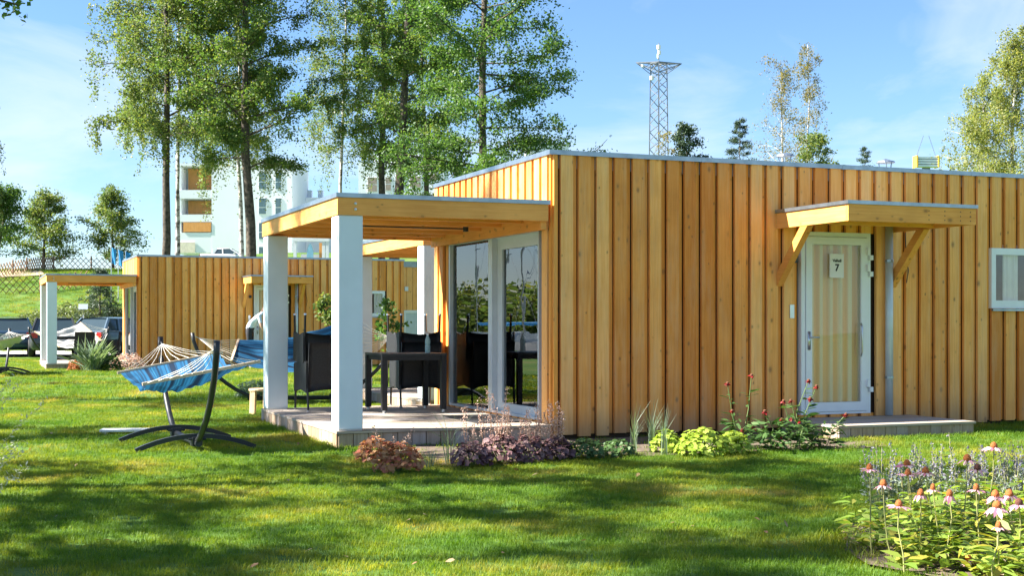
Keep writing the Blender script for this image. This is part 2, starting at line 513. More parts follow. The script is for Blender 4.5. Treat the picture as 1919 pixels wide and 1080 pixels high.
def birchbark():
    m, n, l, b = new_mat('birch_bark')
    tc = n.new('ShaderNodeTexCoord'); mp = n.new('ShaderNodeMapping'); mp.inputs['Scale'].default_value = (3, 3, 5)
    no = n.new('ShaderNodeTexNoise'); no.inputs['Scale'].default_value = 1.3; no.inputs['Detail'].default_value = 6; no.inputs['Roughness'].default_value = 0.7
    l.new(tc.outputs['Object'], mp.inputs['Vector']); l.new(mp.outputs['Vector'], no.inputs['Vector'])
    r = ramp(n, [(0.42, (0.07, 0.06, 0.05)), (0.5, (0.42, 0.39, 0.36)), (0.6, (0.62, 0.60, 0.57))])
    l.new(no.outputs['Fac'], r.inputs['Fac']); l.new(r.outputs['Color'], b.inputs['Base Color'])
    b.inputs['Roughness'].default_value = 0.8
    return m
M['birchbark'] = birchbark()

# ------------------------------------------------------------------ terrain
def sstep(x):
    x = min(1.0, max(0.0, x)); return x*x*(3-2*x)
def ground_z(x, y):
    k = sstep((x+0.42*y+16)/13.0)
    z = 4.7*k*sstep((y-57)/31.0)
    z += 2.4*sstep((y-88)/25.0)*sstep((x+32)/12.0)
    z -= 3.0*sstep((y-92)/40.0)*(1-sstep((x+36)/14.0))*k
    z -= 1.5*sstep((-x-25-0.20*max(0, y-20))/14.0)*(1-k)     # falls to the harbour on the left
    return z
def ground_sheet():
    xs = [-900, -500, -300, -200] + [-150+5*i for i in range(14)] + [-80+2.5*i for i in range(45)] + [35+8*i for i in range(12)] + [150, 220, 320, 500, 900]
    ys = [-60, -30, -10] + [2.5*i for i in range(0, 58)] + [150, 165, 185, 220, 280, 400, 700, 1500]
    b = MB()
    for y in ys:
        for x in xs:
            b.v.append((x, y, ground_z(x, y)))
    w = len(xs)
    for j in range(len(ys)-1):
        for i in range(w-1):
            b.f.append((j*w+i, j*w+i+1, (j+1)*w+i+1, (j+1)*w+i))
    return tag(b.build('lawn', M['lawn'], smooth=True), kind='structure')
ground_sheet()
def strip(name, mat, pts, width, lift):
    b = MB()
    for i, (x, y) in enumerate(pts):
        x2, y2 = pts[min(i+1, len(pts)-1)]; x1, y1 = pts[max(i-1, 0)]
        d = Vector((x2-x1, y2-y1, 0)).normalized(); nn = Vector((-d.y, d.x, 0))
        for k in range(5):
            t = (k/4-0.5)*width
            X, Y = x+nn.x*t, y+nn.y*t
            b.v.append((X, Y, ground_z(X, Y)+lift))
    for i in range(len(pts)-1):
        for k in range(4):
            a = i*5+k
            b.f.append((a, a+5, a+6, a+1))
    return tag(b.build(name, mat, smooth=True), kind='structure')
strip('road', M['gravel'], [(-70+3*i, 52.5+0.10*i) for i in range(22)], 8.5, 0.02)
strip('sand_path', M['sand'], [(-48+1.0*i, 74.5+0.42*i) for i in range(20)], 3.0, 0.06)

# ------------------------------------------------------------------ cabins
BOARD_CACHE = {}
def piece(name, dims, centre, parent, mat, jitter=0.0, wob=0.0):
    """a board whose mesh is shared by all boards of the same size and stain"""
    key = (round(dims[0], 3), round(dims[1], 3), round(dims[2], 3), mat.name)
    me = BOARD_CACHE.get(key)
    if me is None:
        hx, hy, hz = (d/2 for d in dims)
        me = MB().box(-hx, hx, -hy, hy, -hz, hz).mesh(name, mat)
        BOARD_CACHE[key] = me
    o = bpy.data.objects.new(name, me)
    o.location = (centre[0]+random.uniform(-jitter, jitter), centre[1], centre[2])
    if wob: o.rotation_euler = (random.uniform(-wob, wob)*0.3, random.uniform(-wob, wob), 0)
    return link(o, parent)

def cut(z0, z1, a0, a1, holes):
    """remaining spans of a vertical board that occupies a0..a1 across, given rectangular openings"""
    spans = [(z0, z1)]
    for h0, h1, b0, b1 in holes:
        if a1 > h0+0.004 and a0 < h1-0.004:
            nxt = []
            for s0, s1 in spans:
                if b0 > s0: nxt.append((s0, min(s1, b0)))
                if b1 < s1: nxt.append((max(s0, b1), s1))
            spans = [s for s in nxt if s[1]-s[0] > 0.03]
    return spans

LEN, DEP, HGT = 7.8, 4.02, 3.17
PITCH, OW, TH = 0.223, 0.147, 0.042
DOOR = (3.27, 4.27, 0.20, 2.40)
WIN = (6.13, 7.20, 1.49, 2.26)
GLZ = (0.36, 3.45, 0.20, 2.40)

def clad(parent, length, holes, along, face=0.0, first=0.125, z0=0.05, sub='wall_board'):
    """board on board cladding: recessed boards first, proud boards over their joints"""
    i = 0
    while True:
        a = first+i*PITCH
        if a > length-0.05: break
        # recessed board between two proud ones
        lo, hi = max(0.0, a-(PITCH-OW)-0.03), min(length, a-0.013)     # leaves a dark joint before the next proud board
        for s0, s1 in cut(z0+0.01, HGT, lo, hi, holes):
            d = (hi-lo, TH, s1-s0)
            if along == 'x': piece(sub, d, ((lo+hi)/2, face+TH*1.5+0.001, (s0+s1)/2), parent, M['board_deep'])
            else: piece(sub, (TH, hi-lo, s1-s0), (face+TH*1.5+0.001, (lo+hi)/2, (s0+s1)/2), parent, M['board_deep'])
        hi2 = min(length, a+OW)
        for s0, s1 in cut(z0+random.choice((-0.012, 0, 0.01)), HGT, a, hi2, holes):
            if along == 'x': piece(sub, (hi2-a, TH, s1-s0), ((a+hi2)/2, face+TH/2, (s0+s1)/2), parent, M['board'], 0.004, 0.0012)
            else: piece(sub, (TH, hi2-a, s1-s0), (face+TH/2, (a+hi2)/2, (s0+s1)/2), parent, M['board'])
        i += 1

def wavy(x0, x1, y, z0, z1, amp, waves, axis='x', seed=0):
    b = MB()
    rnd = random.Random(seed)
    ph = rnd.random()*6
    def fn(i, j):
        t = x0+(x1-x0)*i
        a = amp*(math.sin(i*waves*6.283+ph)+0.4*math.sin(i*waves*2.7*6.283+1))
        a *= 0.75+0.25*j
        return (t, y+a, z0+(z1-z0)*j) if axis == 'x' else (y+a, t, z0+(z1-z0)*j)
    return b.grid(fn, int(waves*10), 6)

def flash(bld, x0, x1, y0, y1, z, h=0.05, out=0.018):
    """edge flashing running round a flat roof"""
    bld.box(x0-out, x1+out, y0-out, y0+0.05, z, z+h)
    bld.box(x0-out, x0+0.05, y0+0.05, y1, z, z+h)
    bld.box(x1-0.05, x1+out, y0+0.05, y1, z, z+h)
    bld.box(x0+0.05, x1-0.05, y1-0.05, y1+out, z, z+h)
    return bld

def build_cabin(name, label, loc, facade=True, group='timber holiday cabins on the lawn'):
    root = empty(name, loc, ANG, label, 'cabin', group)
    # --- walls: core panels with openings, boards in front
    b = MB()
    y0, y1 = 2*TH+0.004, 0.17
    b.box(0.06, DOOR[0], y0, y1, 0, HGT); b.box(DOOR[0], DOOR[1], y0, y1, DOOR[3], HGT); b.box(DOOR[0], DOOR[1], y0, y1, 0, DOOR[2])
    b.box(DOOR[1], WIN[0], y0, y1, 0, HGT); b.box(WIN[0], WIN[1], y0, y1, 0, WIN[2]); b.box(WIN[0], WIN[1], y0, y1, WIN[3], HGT)
    b.box(WIN[1], LEN-0.06, y0, y1, 0, HGT)
    fw = b.build('front_wall', M['core'], root)
    b = MB()
    x0, x1 = 2*TH+0.004, 0.17
    b.box(x0, x1, 0.17, GLZ[0], 0, HGT); b.box(x0, x1, GLZ[0], GLZ[1], 0, GLZ[2]); b.box(x0, x1, GLZ[0], GLZ[1], GLZ[3], HGT)
    b.box(x0, x1, GLZ[1], DEP, 0, HGT)
    gw = b.build('end_wall', M['core'], root)
    b = MB().box(0.17, LEN, DEP-0.12, DEP, 0, HGT); bw = b.build('back_wall', M['room'], root)
    MB().box(LEN-0.17, LEN-0.05, 0.17, DEP-0.12, 0, HGT).build('far_wall', M['room'], root)
    MB().box(0.17, LEN-0.17, 0.17, DEP-0.12, 0.02, 0.18).build('room_floor', M['roomfloor'], root)
    MB().box(2.7, 2.8, 0.17, DEP-0.12, 0.18, 2.6).build('partition_wall', M['room'], root)
    if facade:
        clad(fw, LEN, [DOOR, WIN], 'x')
    clad(gw, DEP, [GLZ], 'y', first=0.10)
    # --- roof
    rf = MB().box(0.05, LEN-0.05, 0.05, DEP-0.02, HGT-0.14, HGT+0.02).build('roof', M['felt'], root)
    flash(MB(), 0, LEN, 0, DEP, HGT, 0.052).build('flashing', M['zinc'], rf)
    for jx in (1.9, 3.85, 5.8):
        MB().box(jx, jx+0.045, -0.0205, 0.052, HGT-0.003, HGT+0.0545).build('flashing_joint', M['zinc'], rf)
    for jy in (1.3, 2.7):
        MB().box(-0.0205, 0.052, jy, jy+0.045, HGT-0.003, HGT+0.0545).build('flashing_joint', M['zinc'], rf)
    for vx, vy, vh in ((4.43, 2.1, 0.32), (5.65, 1.5, 0.22)) if facade else ():
        v = MB().lathe([(0.06, 0), (0.06, vh), (0.0, vh)], (vx, vy, HGT+0.02), 14)
        v.lathe([(0.0, vh+0.14), (0.12, vh+0.10), (0.13, vh+0.08), (0.0, vh+0.095)], (vx, vy, HGT+0.02), 16)
        for k in range(3):
            t = k*2.09
            v.beam((vx+0.07*math.cos(t), vy+0.07*math.sin(t), HGT+vh-0.05), (vx+0.10*math.cos(t), vy+0.10*math.sin(t), HGT+vh+0.11), 0.012, 0.012)
        v.build('roof_vent', M['zinc'], rf)
    # --- porch deck
    dk = MB().box(-2.38, -0.002, 0.03, 3.87, 0.005, 0.15).build('porch_deck', M['core'], root)
    n = 28
    w = 3.94/n
    for i in range(n):
        piece('deck_plank', (2.42, w-0.006, 0.027), (-1.215, -0.03+w*(i+0.5), 0.1665), dk, M['deck_x'])
    for i in range(15):
        piece('skirt_board', (0.152, 0.022, 0.148), (-2.32+0.16*i, 0.006-random.uniform(0, 0.003), 0.074), dk, M['deck_z'])
    for i in range(25):
        piece('skirt_board', (0.022, 0.150, 0.148), (-2.406, 0.085+0.157*i, 0.074), dk, M['deck_z'])
    # --- porch columns
    for yy in (0.0, 3.61):
        col_ = MB().box(-2.40, -2.135, yy, yy+0.285, 0.192, 2.431).build('column', M['white'], root)
        bv = col_.modifiers.new('edge', 'BEVEL'); bv.width = 0.012; bv.segments = 2
        MB().box(-2.392, -2.143, yy+0.008, yy+0.277, 0.18, 0.193).build('column_foot', M['steel'], root)
    # --- porch canopy
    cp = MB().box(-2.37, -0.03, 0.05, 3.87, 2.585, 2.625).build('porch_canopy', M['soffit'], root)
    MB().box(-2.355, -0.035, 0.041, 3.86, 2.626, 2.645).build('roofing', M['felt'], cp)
    MB().box(-2.41, -0.03, -0.012, 0.033, 2.43, 2.612).build('fascia', M['beam_x'], cp)
    MB().box(-2.41, -2.365, 0.034, 3.868, 2.432, 2.611).build('fascia', M['beam_y'], cp)
    MB().box(-2.41, -0.03, 3.869, 3.914, 2.43, 2.612).build('fascia', M['beam_x'], cp)
    MB().box(-0.10, -0.032, 0.034, 3.868, 2.34, 2.584).build('wall_plate', M['beam_y'], cp)
    for k in range(5):
        MB().box(-2.364, -0.101, 0.55+0.68*k, 0.61+0.68*k, 2.44, 2.584).build('joist', M['beam_x'], cp)
    flash(MB(), -2.41, -0.03, -0.012, 3.914, 2.613, 0.046).build('flashing', M['zinc'], cp)
    MB().box(-1.75, -0.45, 1.52, 1.54, 2.425, 2.44).box(-0.46, -0.42, 1.49, 1.57, 2.40, 2.49).build('light_strip', M['dark'], cp)
    for zz in (2.49, 2.55):
        MB().lathe([(0.0, 0.012), (0.014, 0.009), (0.016, 0.0)], (0, 0, 0), 10).build('bolt', M['steel'], cp, loc=(-2.22, -0.013, zz)).rotation_euler = (rad(90), 0, 0)
    # --- glazed end doors
    gd = MB()
    fx0, fx1 = 0.012, 0.085
    gd.box(fx0, fx1, GLZ[0]-0.0, GLZ[0]+0.03, GLZ[2], GLZ[3]); gd.box(fx0, fx1, GLZ[1]-0.05, GLZ[1], GLZ[2], GLZ[3])
    gd.box(fx0, fx1, GLZ[0]+0.03, GLZ[1]-0.05, GLZ[3]-0.06, GLZ[3]); gd.box(fx0, fx1, GLZ[0]+0.03, GLZ[1]-0.05, GLZ[2], GLZ[2]+0.03)
    gdo = gd.build('glazed_door', M['greyframe'], root)
    MB().box(0.0, 0.080, 1.80, 1.93, GLZ[2]+0.03, GLZ[3]-0.06).build('mullion', M['greyframe'], gdo)
    s = MB()
    s.box(0.07, 0.13, 0.39, 0.47, 0.23, 2.34); s.box(0.07, 0.13, 1.64, 1.80, 0.23, 2.34)
    s.box(0.07, 0.13, 0.47, 1.64, 0.23, 0.33); s.box(0.07, 0.13, 0.47, 1.64, 2.20, 2.34)
    s.build('sliding_frame', M['greyframe'], gdo)
    MB().box(0.060, 0.066, 1.93, GLZ[1]-0.05, 0.23, 2.34).build('pane', M['glass'], gdo)
    MB().box(0.095, 0.101, 0.47, 1.64, 0.33, 2.20).build('pane', M['glass'], gdo)
    wavy(2.62, 2.95, 0.30, 0.22, 2.35, 0.03, 4, 'y', 3).build('curtain', M['greycurtain'], gdo, True)
    wavy(3.25, 3.44, 0.30, 0.22, 2.35, 0.02, 3, 'y', 4).build('curtain', M['greycurtain'], gdo, True)
    if not facade:
        return root
    # --- entrance door
    d0, d1, e0, e1 = DOOR
    g = MB()
    g.box(d0, d0+0.055, -0.004, 0.08, e0, e1); g.box(d1-0.055, d1, -0.004, 0.08, e0, e1); g.box(d0+0.055, d1-0.055, -0.004, 0.08, e1-0.055, e1); g.box(d0+0.055, d1-0.055, -0.004, 0.08, e0, e0+0.03)
    door = g.build('door', M['pvc'], root)
    g = MB()
    a0, a1, f0, f1 = d0+0.060, d1-0.060, e0+0.034, e1-0.060
    g.box(a0, a0+0.085, -0.018, 0.06, f0, f1); g.box(a1-0.085, a1, -0.018, 0.06, f0, f1)
    g.box(a0+0.085, a1-0.085, -0.018, 0.06, f1-0.09, f1); g.box(a0+0.085, a1-0.085, -0.018, 0.06, f0, f0+0.11)
    g.build('leaf_frame', M['pvc'], door)
    MB().box(a0+0.085, a1-0.085, 0.012, 0.020, f0+0.11, f1-0.09).build('pane', M['doorglass'], door)
    wavy(a0+0.05, a1-0.05, 0.085, e0+0.03, e1-0.10, 0.026, 5.5, 'x', 8).build('curtain', M['curtain'], door, True)
    h = MB().box(a0+0.02, a0+0.055, -0.030, -0.018, 0.98, 1.20).tube([(a0+0.038, -0.02, 1.13), (a0+0.038, -0.07, 1.13), (a0+0.15, -0.075, 1.13)], 0.010, 8)
    h.build('handle', M['steel'], door, True)
    MB().tube([(a1-0.10, -0.03, 0.9), (a1-0.10, -0.055, 0.95), (a1-0.10, -0.055, 1.25), (a1-0.10, -0.03, 1.30)], 0.010, 8).build('pull_bar', M['steel'], door, True)
    for hz in (2.13, 1.93, 0.52):
        MB().box(d1-0.075, d1-0.035, -0.052, -0.018, hz, hz+0.085).box(d1-0.035, d1+0.012, -0.045, -0.004, hz-0.06, hz).build('hinge', M['pvc'], door)
    sx0, sx1, sz0, sz1 = 3.675, 3.872, 1.85, 2.14
    MB().box(sx0, sx1, -0.012, 0.009, sz0, sz1).build('sign_plate', M['plaque'], door)
    for body, size, zz, ow in (('Valhall', 0.048, sz1-0.098, 0.0014), ('7', 0.115, sz0+0.085, 0.004)):
        cu = bpy.data.curves.new('sign_lettering', 'FONT')
        cu.body = body; cu.size = size; cu.align_x = 'CENTER'; cu.offset = ow; cu.extrude = 0.001
        tmp = bpy.data.objects.new('sign_lettering_source', cu)
        COL.objects.link(tmp)
        dg = bpy.context.evaluated_depsgraph_get()
        me = bpy.data.meshes.new_from_object(tmp.evaluated_get(dg))
        bpy.data.objects.remove(tmp)
        me.materials.clear(); me.materials.append(M['ink'])
        o = bpy.data.objects.new('sign_lettering', me)
        o.rotation_euler = (rad(90), 0, 0)
        o.location = ((sx0+sx1)/2, -0.0145, zz)
        link(o, door)
    # --- door canopy
    c0, c1 = 2.92, 4.66
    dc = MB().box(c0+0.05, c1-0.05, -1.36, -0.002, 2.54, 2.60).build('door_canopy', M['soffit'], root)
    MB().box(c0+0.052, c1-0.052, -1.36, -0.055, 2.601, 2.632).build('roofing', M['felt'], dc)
    MB().box(c0, c1, -1.412, -1.367, 2.42, 2.604).build('fascia', M['beam_x'], dc)
    MB().box(c0, c0+0.045, -1.366, -0.002, 2.422, 2.603).build('fascia', M['beam_y'], dc)
    MB().box(c1-0.045, c1, -1.366, -0.002, 2.422, 2.603).build('fascia', M['beam_y'], dc)
    MB().box(c0+0.046, c1-0.046, -0.75, -0.70, 2.43, 2.539).build('joist', M['beam_x'], dc)
    flash(MB(), c0, c1, -1.412, -0.002, 2.605, 0.040).build('flashing', M['zinc'], dc)
    for bx in (c0+0.005, c1-0.095):
        MB().prism([(-0.002, 1.74), (-0.002, 1.90), (-0.49, 2.42), (-0.63, 2.42)], bx, bx+0.085, 'x').build('bracket', M['beam_y'], dc)
    for sxx in (4.0, 4.22, 4.44, 4.58):
        for zz in (2.46, 2.51, 2.56):
            MB().lathe([(0.0, 0.003), (0.006, 0.002), (0.007, 0.0)], (0, 0, 0), 6).build('screw', M['dark'], dc, loc=(sxx, -1.413, zz)).rotation_euler = (rad(90), 0, 0)
    # --- door step
    st = MB().box(2.99, 4.81, -1.15, -0.002, 0.005, 0.135).build('door_step', M['core'], root)
    for i in range(8):
        piece('step_plank', (1.90, 0.145, 0.027), (3.90, -1.122+0.150*i, 0.1505), st, M['deck_x'])
    for i in range(12):
        piece('skirt_board', (0.149, 0.022, 0.132), (3.045+0.1555*i, -1.163-random.uniform(0, 0.003), 0.067), st, M['deck_z'])
    for i in range(7):
        for xx in (2.976, 4.824):
            piece('skirt_board', (0.022, 0.150, 0.132), (xx, -1.075+0.158*i, 0.067), st, M['deck_z'])
    # --- window
    w0, w1, q0, q1 = WIN
    g = MB()
    g.box(w0, w0+0.07, -0.012, 0.09, q0, q1); g.box(w1-0.07, w1, -0.012, 0.09, q0, q1); g.box(w0+0.07, w1-0.07, -0.012, 0.09, q1-0.085, q1); g.box(w0+0.07, w1-0.07, -0.012, 0.09, q0, q0+0.10)
    wd = g.build('window', M['pvc'], root)
    MB().box(w0+0.07, w1-0.07, 0.03, 0.036, q0+0.10, q1-0.085).build('pane', M['doorglass'], wd)
    MB().box(w0-0.01, w1+0.01, -0.05, -0.013, q0-0.035, q0-0.008).build('sill', M['zinc'], wd)
    wavy(w0+0.25, w0+0.50, 0.075, q0+0.02, q1+0.05, 0.02, 3, 'x', 5).build('curtain', M['whitecurtain'], wd, True)
    wavy(w0+0.75, w0+1.00, 0.075, q0+0.02, q1+0.05, 0.02, 3, 'x', 6).build('curtain', M['whitecurtain'], wd, True)
    # --- downpipe, fittings
    dp = MB().tube([(4.50, -0.065, 0.17), (4.50, -0.065, 2.50)], 0.048, 14).build('downpipe', M['pipe'], root, True)
    for zz in (2.05, 0.62):
        MB().tube([(4.50, -0.065, zz), (4.50, -0.065, zz+0.03)], 0.054, 14).box(4.49, 4.51, -0.02, 0.0, zz, zz+0.03).build('pipe_clip', M['zinc'], dp)
    MB().box(3.105, 3.165, -0.014, 0.0, 1.36, 1.52).build('keypad', M['steel'], root)
    MB().box(3.12, 3.19, -0.06, 0.0, 2.02, 2.10).build('lamp_box', M['dark'], root)
    MB().tube([(4.78, -0.012, 2.42), (4.80, -0.014, 2.1), (4.83, -0.014, 1.95), (4.80, -0.014, 1.80)], 0.006, 6).build('cable', M['dark'], root)
    return root

cabin_a = build_cabin('timber_cabin', 'large timber cabin with numbered white door, nearest on the right', CORNER)
C2 = Vector((px(258, 37.4), 37.4, -0.02))
cabin_b = copy_tree(cabin_a, None, ('sign_plate', 'sign_lettering', 'roof_vent', 'screw'))
cabin_b.location = C2
cabin_b['label'] = 'distant timber cabin left of the white columns, behind the hammocks'
A3 = Vector((px(793, 19.3), 19.3, 0.0))
cabin_c = build_cabin('timber_cabin', 'half hidden timber cabin with sunlit porch behind the big cabin', A3+U*2.41, facade=False)
MB().box(0.0, LEN, 0.0, 2*TH, 0.05, HGT).build('front_boards', M['board'], cabin_c)

# a fourth cabin shows only as a narrow strip right of the distant one
def far_cabin():
    d = 47.0
    r = empty('timber_cabin', (px(740, d), d, 0.0), ANG, 'narrow strip of a far cabin with a grey roof edge, seen through the porch', 'cabin', 'timber holiday cabins on the lawn')
    w = MB().box(0, 5, 0.05, 4, 0, 3.25).build('wall', M['core'], r)
    for i in range(22):
        for s0, s1 in cut(0.05, 3.25, 0.02+0.22*i, 0.02+0.22*i+0.2, [(0.35, 1.4, 0.1, 1.72)]):
            piece('wall_board', (0.205, TH, s1-s0), (0.12+0.22*i, 0.03, (s0+s1)/2), w, M['board'])
    flash(MB(), 0, 5, 0, 4, 3.25, 0.20).build('flashing', M['zinc'], r)
    dr = MB().box(0.35, 0.42, 0, 0.1, 0.1, 1.72).box(1.33, 1.4, 0, 0.1, 0.1, 1.72).box(0.42, 1.33, 0, 0.1, 1.62, 1.72).build('door', M['pvc'], r)
    MB().box(0.42, 1.33, 0.03, 0.04, 0.1, 1.62).build('pane', M['greyframe'], dr)
    MB().box(0.36, 0.48, -0.08, 0.0, 2.40, 2.55).build('lamp_box', M['pvc'], r)
far_cabin()

# ------------------------------------------------------------------ porch furniture
def make_chair(label, loc, rz, flip=False, src=None, group='black woven armchairs on the porches'):
    if src is None:
        r = empty('armchair', (0, 0, 0), 0, label, 'chair', group)
        def back(i, j):
            x = -0.27+0.54*i
            z = 0.24+0.63*j
            arch = 0.05*(1-(2*i-1)**2)*(1-j)
            return (x, -0.25-0.07*j+0.025*(1-(2*i-1)**2)*-1, z+arch*0.7)
        def thick(fn, t):
            b = MB().grid(lambda i, j: fn(i, j), 10, 6)
            n = len(b.v)
            b.v += [(x, y+t, z) for x, y, z in b.v]
            f0 = list(b.f)
            b.f += [tuple(k+n for k in f)[::-1] for f in f0]
            ring = [i*7 for i in range(11)] + [70+j for j in range(1, 7)] + [i*7+6 for i in range(9, -1, -1)] + [j for j in range(5, 0, -1)]
            for a, c in zip(ring, ring[1:]+ring[:1]):
                b.f.append((a, c, c+n, a+n))
            b.uv = None
            return b
        thick(back, 0.03).build('backrest', M['rattan'], r, True)
        MB().box(-0.25, 0.25, -0.22, 0.27, 0.36, 0.43).build('seat', M['rattan'], r)
        for s in (-1, 1):
            b = MB().prism([(-0.25, 0.24), (0.0, 0.28), (0.27, 0.24), (0.28, 0.59), (0.24, 0.615), (-0.20, 0.64), (-0.26, 0.62)], s*0.275-0.018, s*0.275+0.018, 'x')
            b.build('arm', M['rattan'], r)
            for yy, dy in ((-0.25, -0.03), (0.26, 0.02)):
                lg = MB().tube([(s*0.272, yy+dy, 0.02), (s*0.272, yy, 0.30)], 0.014, 8).build('leg', M['blackmetal'], r)
                MB().lathe([(0.0, 0.0), (0.017, 0.0), (0.019, 0.022), (0.0, 0.022)], (s*0.272, yy+dy, 0.0), 10).build('foot_cap', M['steel'], lg)
    else:
        r = copy_tree(src)
        r['label'] = label
    r.location = loc
    r.rotation_euler = (0, math.pi if flip else 0, rz)
    return r
ch = make_chair('upright black armchair between the two white columns, bottom of its stack', cab(-1.76, 3.30, 0.18), ANG+rad(4))
make_chair('upturned black armchair between the white columns, legs in the air', cab(-1.76, 3.38, 0.18+1.245), ANG+rad(1), True, ch)
make_chair('upright black armchair behind the table, bottom of its stack', cab(-0.42, 3.56, 0.18), ANG-rad(3), False, ch)
make_chair('upturned black armchair behind the table, legs in the air', cab(-0.42, 3.64, 0.18+1.245), ANG+rad(2), True, ch)
def c2(x, y, z=0): return C2+U*x+V*y+Vector((0, 0, z))
make_chair('black armchair on the distant porch, its back to the lawn', c2(-1.35, 0.75, 0.18), ANG+rad(-4), False, ch)
make_chair('black armchair on the distant porch turned sideways by the wooden post', c2(-0.65, 1.2, 0.18), ANG+rad(80), False, ch)

def make_table(label, loc, rz, src=None):
    if src is not None:
        r = copy_tree(src); r['label'] = label
    else:
        r = empty('dining_table', loc, rz, label, 'table')
        t = MB().box(-0.42, 0.42, -0.42, 0.42, 0.712, 0.74).build('table_top', M['blackmetal'], r)
        MB().box(-0.40, 0.40, -0.40, -0.375, 0.655, 0.711).box(-0.40, 0.40, 0.375, 0.40, 0.655, 0.711).box(-0.40, -0.375, -0.375, 0.375, 0.655, 0.711).box(0.375, 0.40, -0.375, 0.375, 0.655, 0.711).build('apron', M['rattan'], r)
        for sx in (-1, 1):
            for sy in (-1, 1):
                l = MB().box(sx*0.385-0.033, sx*0.385+0.033, sy*0.385-0.033, sy*0.385+0.033, 0.035, 0.712).build('leg', M['rattan'], r)
                MB().lathe([(0.0, 0.0), (0.022, 0.0), (0.022, 0.035), (0.0, 0.035)], (sx*0.385, sy*0.385, 0.0), 10).build('foot_cap', M['steel'], l)
    r.location = loc; r.rotation_euler = (0, 0, rz)
    return r
tb = make_table('square black table holding a water bottle beside the glass door', cab(-0.80, 2.80, 0.18), ANG-rad(1))
make_table('black table behind the armchairs on the distant porch', c2(-1.75, 1.25, 0.18), ANG, tb)
bottle = empty('water_bottle', cab(-0.56, 2.62, 0.92), 0, 'clear plastic water bottle standing on the black table', 'bottle')
M['pet'] = paint('bottle_plastic', (0.50, 0.70, 0.70), 0.08, 0, 0.1, 40)
M['pet'].node_tree.nodes['Principled BSDF'].inputs['Alpha'].default_value = 0.62
MB().lathe([(0.0, 0.0), (0.032, 0.0), (0.034, 0.02), (0.034, 0.09), (0.029, 0.105), (0.034, 0.12), (0.034, 0.165), (0.013, 0.215), (0.013, 0.23)], (0, 0, 0), 14).build('body', M['pet'], bottle, True)
MB().lathe([(0.015, 0.225), (0.015, 0.245), (0.0, 0.245)], (0, 0, 0), 12).build('cap', M['pvc'], bottle)
tag(MB().box(-0.70, -0.06, 0.42, 1.62, 0.0, 0.014).build('doormat', M['rubber'], None, loc=cab(0, 0, 0.181), rz=ANG), 'black rubber doormat lying at the sliding glass door', 'doormat')
# stool on the lawn behind the porch
sd = 19.0
st = empty('stool', (px(487, sd), sd, 0), ANG, 'small pale wooden stool on the grass beside the white column', 'stool')
MB().lathe([(0.0, 0.33), (0.15, 0.33), (0.155, 0.345), (0.15, 0.365), (0.0, 0.365)], (0, 0, 0), 20).build('seat', M['raw'], st)
for sx, sy in ((-1, -1), (1, -1), (1, 1), (-1, 1)):
    MB().beam((sx*0.10, sy*0.09, 0), (sx*0.09, sy*0.08, 0.33), 0.045, 0.045).build('leg', M['raw'], st)
bd = 15.7
tag(MB().box(-0.31, 0.31, -0.12, 0.12, 0.03, 0.055).box(-0.29, -0.22, -0.1, 0.1, 0.0, 0.03).box(0.22, 0.29, -0.1, 0.1, 0.0, 0.03).build('white_board', M['pvc'], None, loc=(px(241, bd), bd, 0.0), rz=rad(6)), 'white board lying on the grass left of the hammock', 'board')

# ------------------------------------------------------------------ hammocks
def stripes():
    m, n, l, b = new_mat('hammock_cloth')
    uv = n.new('ShaderNodeUVMap')
    sp = n.new('ShaderNodeSeparateXYZ'); l.new(uv.outputs[0], sp.inputs[0])
    ml = n.new('ShaderNodeMath'); ml.operation = 'MULTIPLY'; ml.inputs[1].default_value = 11.0; l.new(sp.outputs['Y'], ml.inputs[0])
    no = n.new('ShaderNodeTexNoise'); no.noise_dimensions = '1D'; no.inputs['Scale'].default_value = 1.0; no.inputs['Detail'].default_value = 2
    l.new(ml.outputs[0], no.inputs['W'])
    r = ramp(n, [(0.30, (0.008, 0.022, 0.05)), (0.42, (0.012, 0.06, 0.13)), (0.50, (0.018, 0.12, 0.25)), (0.58, (0.012, 0.08, 0.18)), (0.70, (0.03, 0.17, 0.30))])
    r.color_ramp.interpolation = 'CONSTANT'
    l.new(no.outputs['Fac'], r.inputs['Fac']); l.new(r.outputs['Color'], b.inputs['Base Color'])
    b.inputs['Roughness'].default_value = 0.85; b.inputs['Specular IOR Level'].default_value = 0.2
    t = n.new('ShaderNodeBsdfTranslucent'); l.new(r.outputs['Color'], t.inputs['Color'])
    mx = n.new('ShaderNodeMixShader'); mx.inputs[0].default_value = 0.25
    l.new(b.outputs[0], mx.inputs[1]); l.new(t.outputs[0], mx.inputs[2]); l.new(mx.outputs[0], n['Material Output'].inputs['Surface'])
    return m
M['cloth'] = stripes()
M['clothpale'] = paint('pale_cloth', (0.66, 0.64, 0.60), 0.85)
